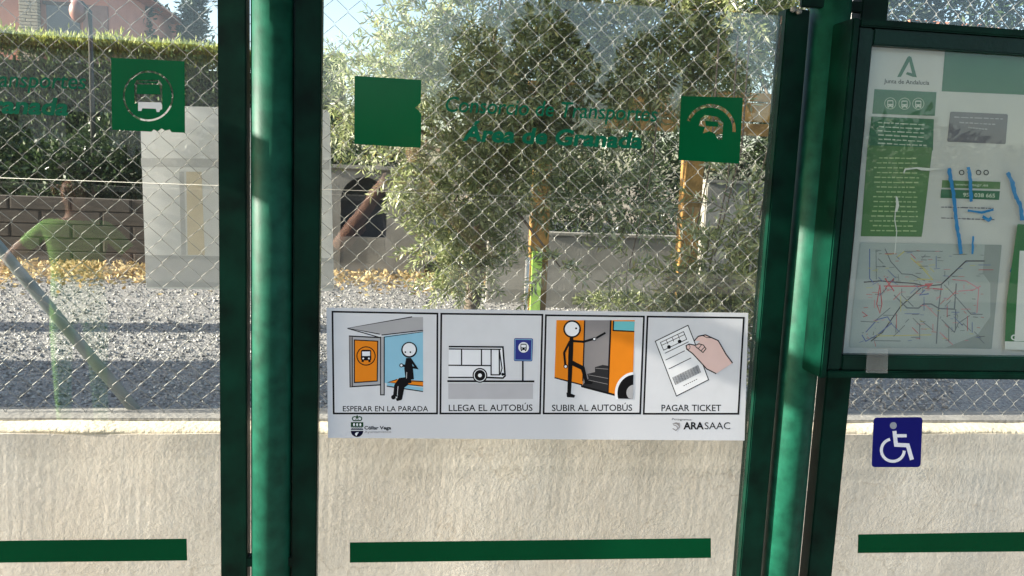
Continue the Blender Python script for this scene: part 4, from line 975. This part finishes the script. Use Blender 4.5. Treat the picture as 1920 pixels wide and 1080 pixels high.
def build_body(x, y, H, hands, elbows, shirt, trousers, label, hair, sleeve=True):
    k = H / 1.75; V = lambda a, b, c: (x + a * k, y + b * k, c * k)
    J = {'pelvis': (V(0, 0, .95), (.15 * k, .11 * k)), 'waist': (V(0, 0, 1.12), (.135 * k, .10 * k)), 'chest': (V(0, 0, 1.33), (.165 * k, .115 * k)), 'neck0': (V(0, 0, 1.46), (.075 * k, .065 * k)), 'neck': (V(0, .01, 1.53), .052 * k), 'chin': (V(0, .04, 1.57), (.06 * k, .07 * k)), 'head': (V(0, .03, 1.645), (.085 * k, .10 * k)), 'crown': (V(0, .02, 1.71), (.06 * k, .075 * k))}
    bones = [('pelvis', 'waist', 1), ('waist', 'chest', 1), ('chest', 'neck0', 1), ('neck0', 'neck', 0), ('neck', 'chin', 0), ('chin', 'head', 0), ('head', 'crown', 0)]
    for i, s_ in enumerate((-1, 1)):
        n = 'LR'[i]
        sh_ = V(s_ * .18, 0, 1.40); el = elbows[i]; hn = hands[i]
        J['sh' + n] = (sh_, .062 * k); J['se' + n] = (tuple(Vector(sh_).lerp(Vector(el), .55)), .052 * k); J['el' + n] = (el, .042 * k); J['wr' + n] = (tuple(Vector(el).lerp(Vector(hn), .85)), .029 * k); J['ha' + n] = (hn, (.034 * k, .02 * k))
        bones += [('chest', 'sh' + n, 1), ('sh' + n, 'se' + n, 1), ('se' + n, 'el' + n, 0), ('el' + n, 'wr' + n, 0), ('wr' + n, 'ha' + n, 0)]
        dv = (Vector(hn) - Vector(el)).normalized(); side = dv.cross(Vector((0, 1, 0))).normalized(); inn = Vector((-s_, 0, 0))
        for f in range(4):
            o_ = Vector(hn) + side * (.024 - .016 * f) * k
            p1 = o_ + dv * .04 * k; p2 = p1 + (dv * .6 + inn * .7).normalized() * (.032 - .003 * abs(f - 1)) * k
            J[f'f{f}a' + n] = (tuple(p1), .0088 * k); J[f'f{f}b' + n] = (tuple(p2), .0078 * k)
            bones += [('ha' + n, f'f{f}a' + n, 0), (f'f{f}a' + n, f'f{f}b' + n, 0)]
        p1 = Vector(hn) + side * .035 * k + inn * .015 * k; p2 = p1 + (dv + inn * .8).normalized() * .035 * k
        J['ta' + n] = (tuple(p1), .0105 * k); J['tb' + n] = (tuple(p2), .009 * k); bones += [('wr' + n, 'ta' + n, 0), ('ta' + n, 'tb' + n, 0)]
        J['hip' + n] = (V(s_ * .10, 0, .88), .088 * k); J['kn' + n] = (V(s_ * .11, .015, .48), .058 * k); J['an' + n] = (V(s_ * .115, -.01, .09), .042 * k); J['toe' + n] = (V(s_ * .13, .15, .035), (.045 * k, .03 * k))
        bones += [('pelvis', 'hip' + n, 2), ('hip' + n, 'kn' + n, 2), ('kn' + n, 'an' + n, 2), ('an' + n, 'toe' + n, 3)]
    return person('person', label, J, bones, hair, [SKIN, shirt, trousers, SHOE])
# photographer holding the phone up
build_body(.07, -2.28, 1.72, [(-.085, -1.88, 1.44), (.085, -1.88, 1.44)], [(-.30, -2.12, 1.13), (.42, -2.12, 1.11)], mat('dark_shirt', (.03, .03, .035), .9), mat('dark_trousers', (.04, .04, .06), .9), 'person in dark shirt holding a phone up, reflected in the middle pane', (.03, .02, .015))
ph = thing('phone', 'dark phone held up by the person reflected in the middle pane', 'phone'); box('body', (-.078, -1.829, 1.462), (.078, -1.82, 1.538), mat('phone_black', (.02, .02, .022), .3), ph, .003)
tube('camera_lens', [(0, -1.82, 1.5), (0, -1.817, 1.5)], .008, mat('lens_black', (.01, .01, .01), .1), ph, 12)
# second person at the left
gx = -1.66
build_body(gx, -2.7, 1.42, [(gx - .36, -2.62, .80), (gx + .25, -2.5, .92)], [(gx - .34, -2.74, .98), (gx + .33, -2.70, .94)], mat('lime_shirt', (.30, .68, .14), .85), mat('green_trousers', (.28, .62, .15), .9), 'person in green top and trousers reflected in the left pane', (.06, .03, .02))
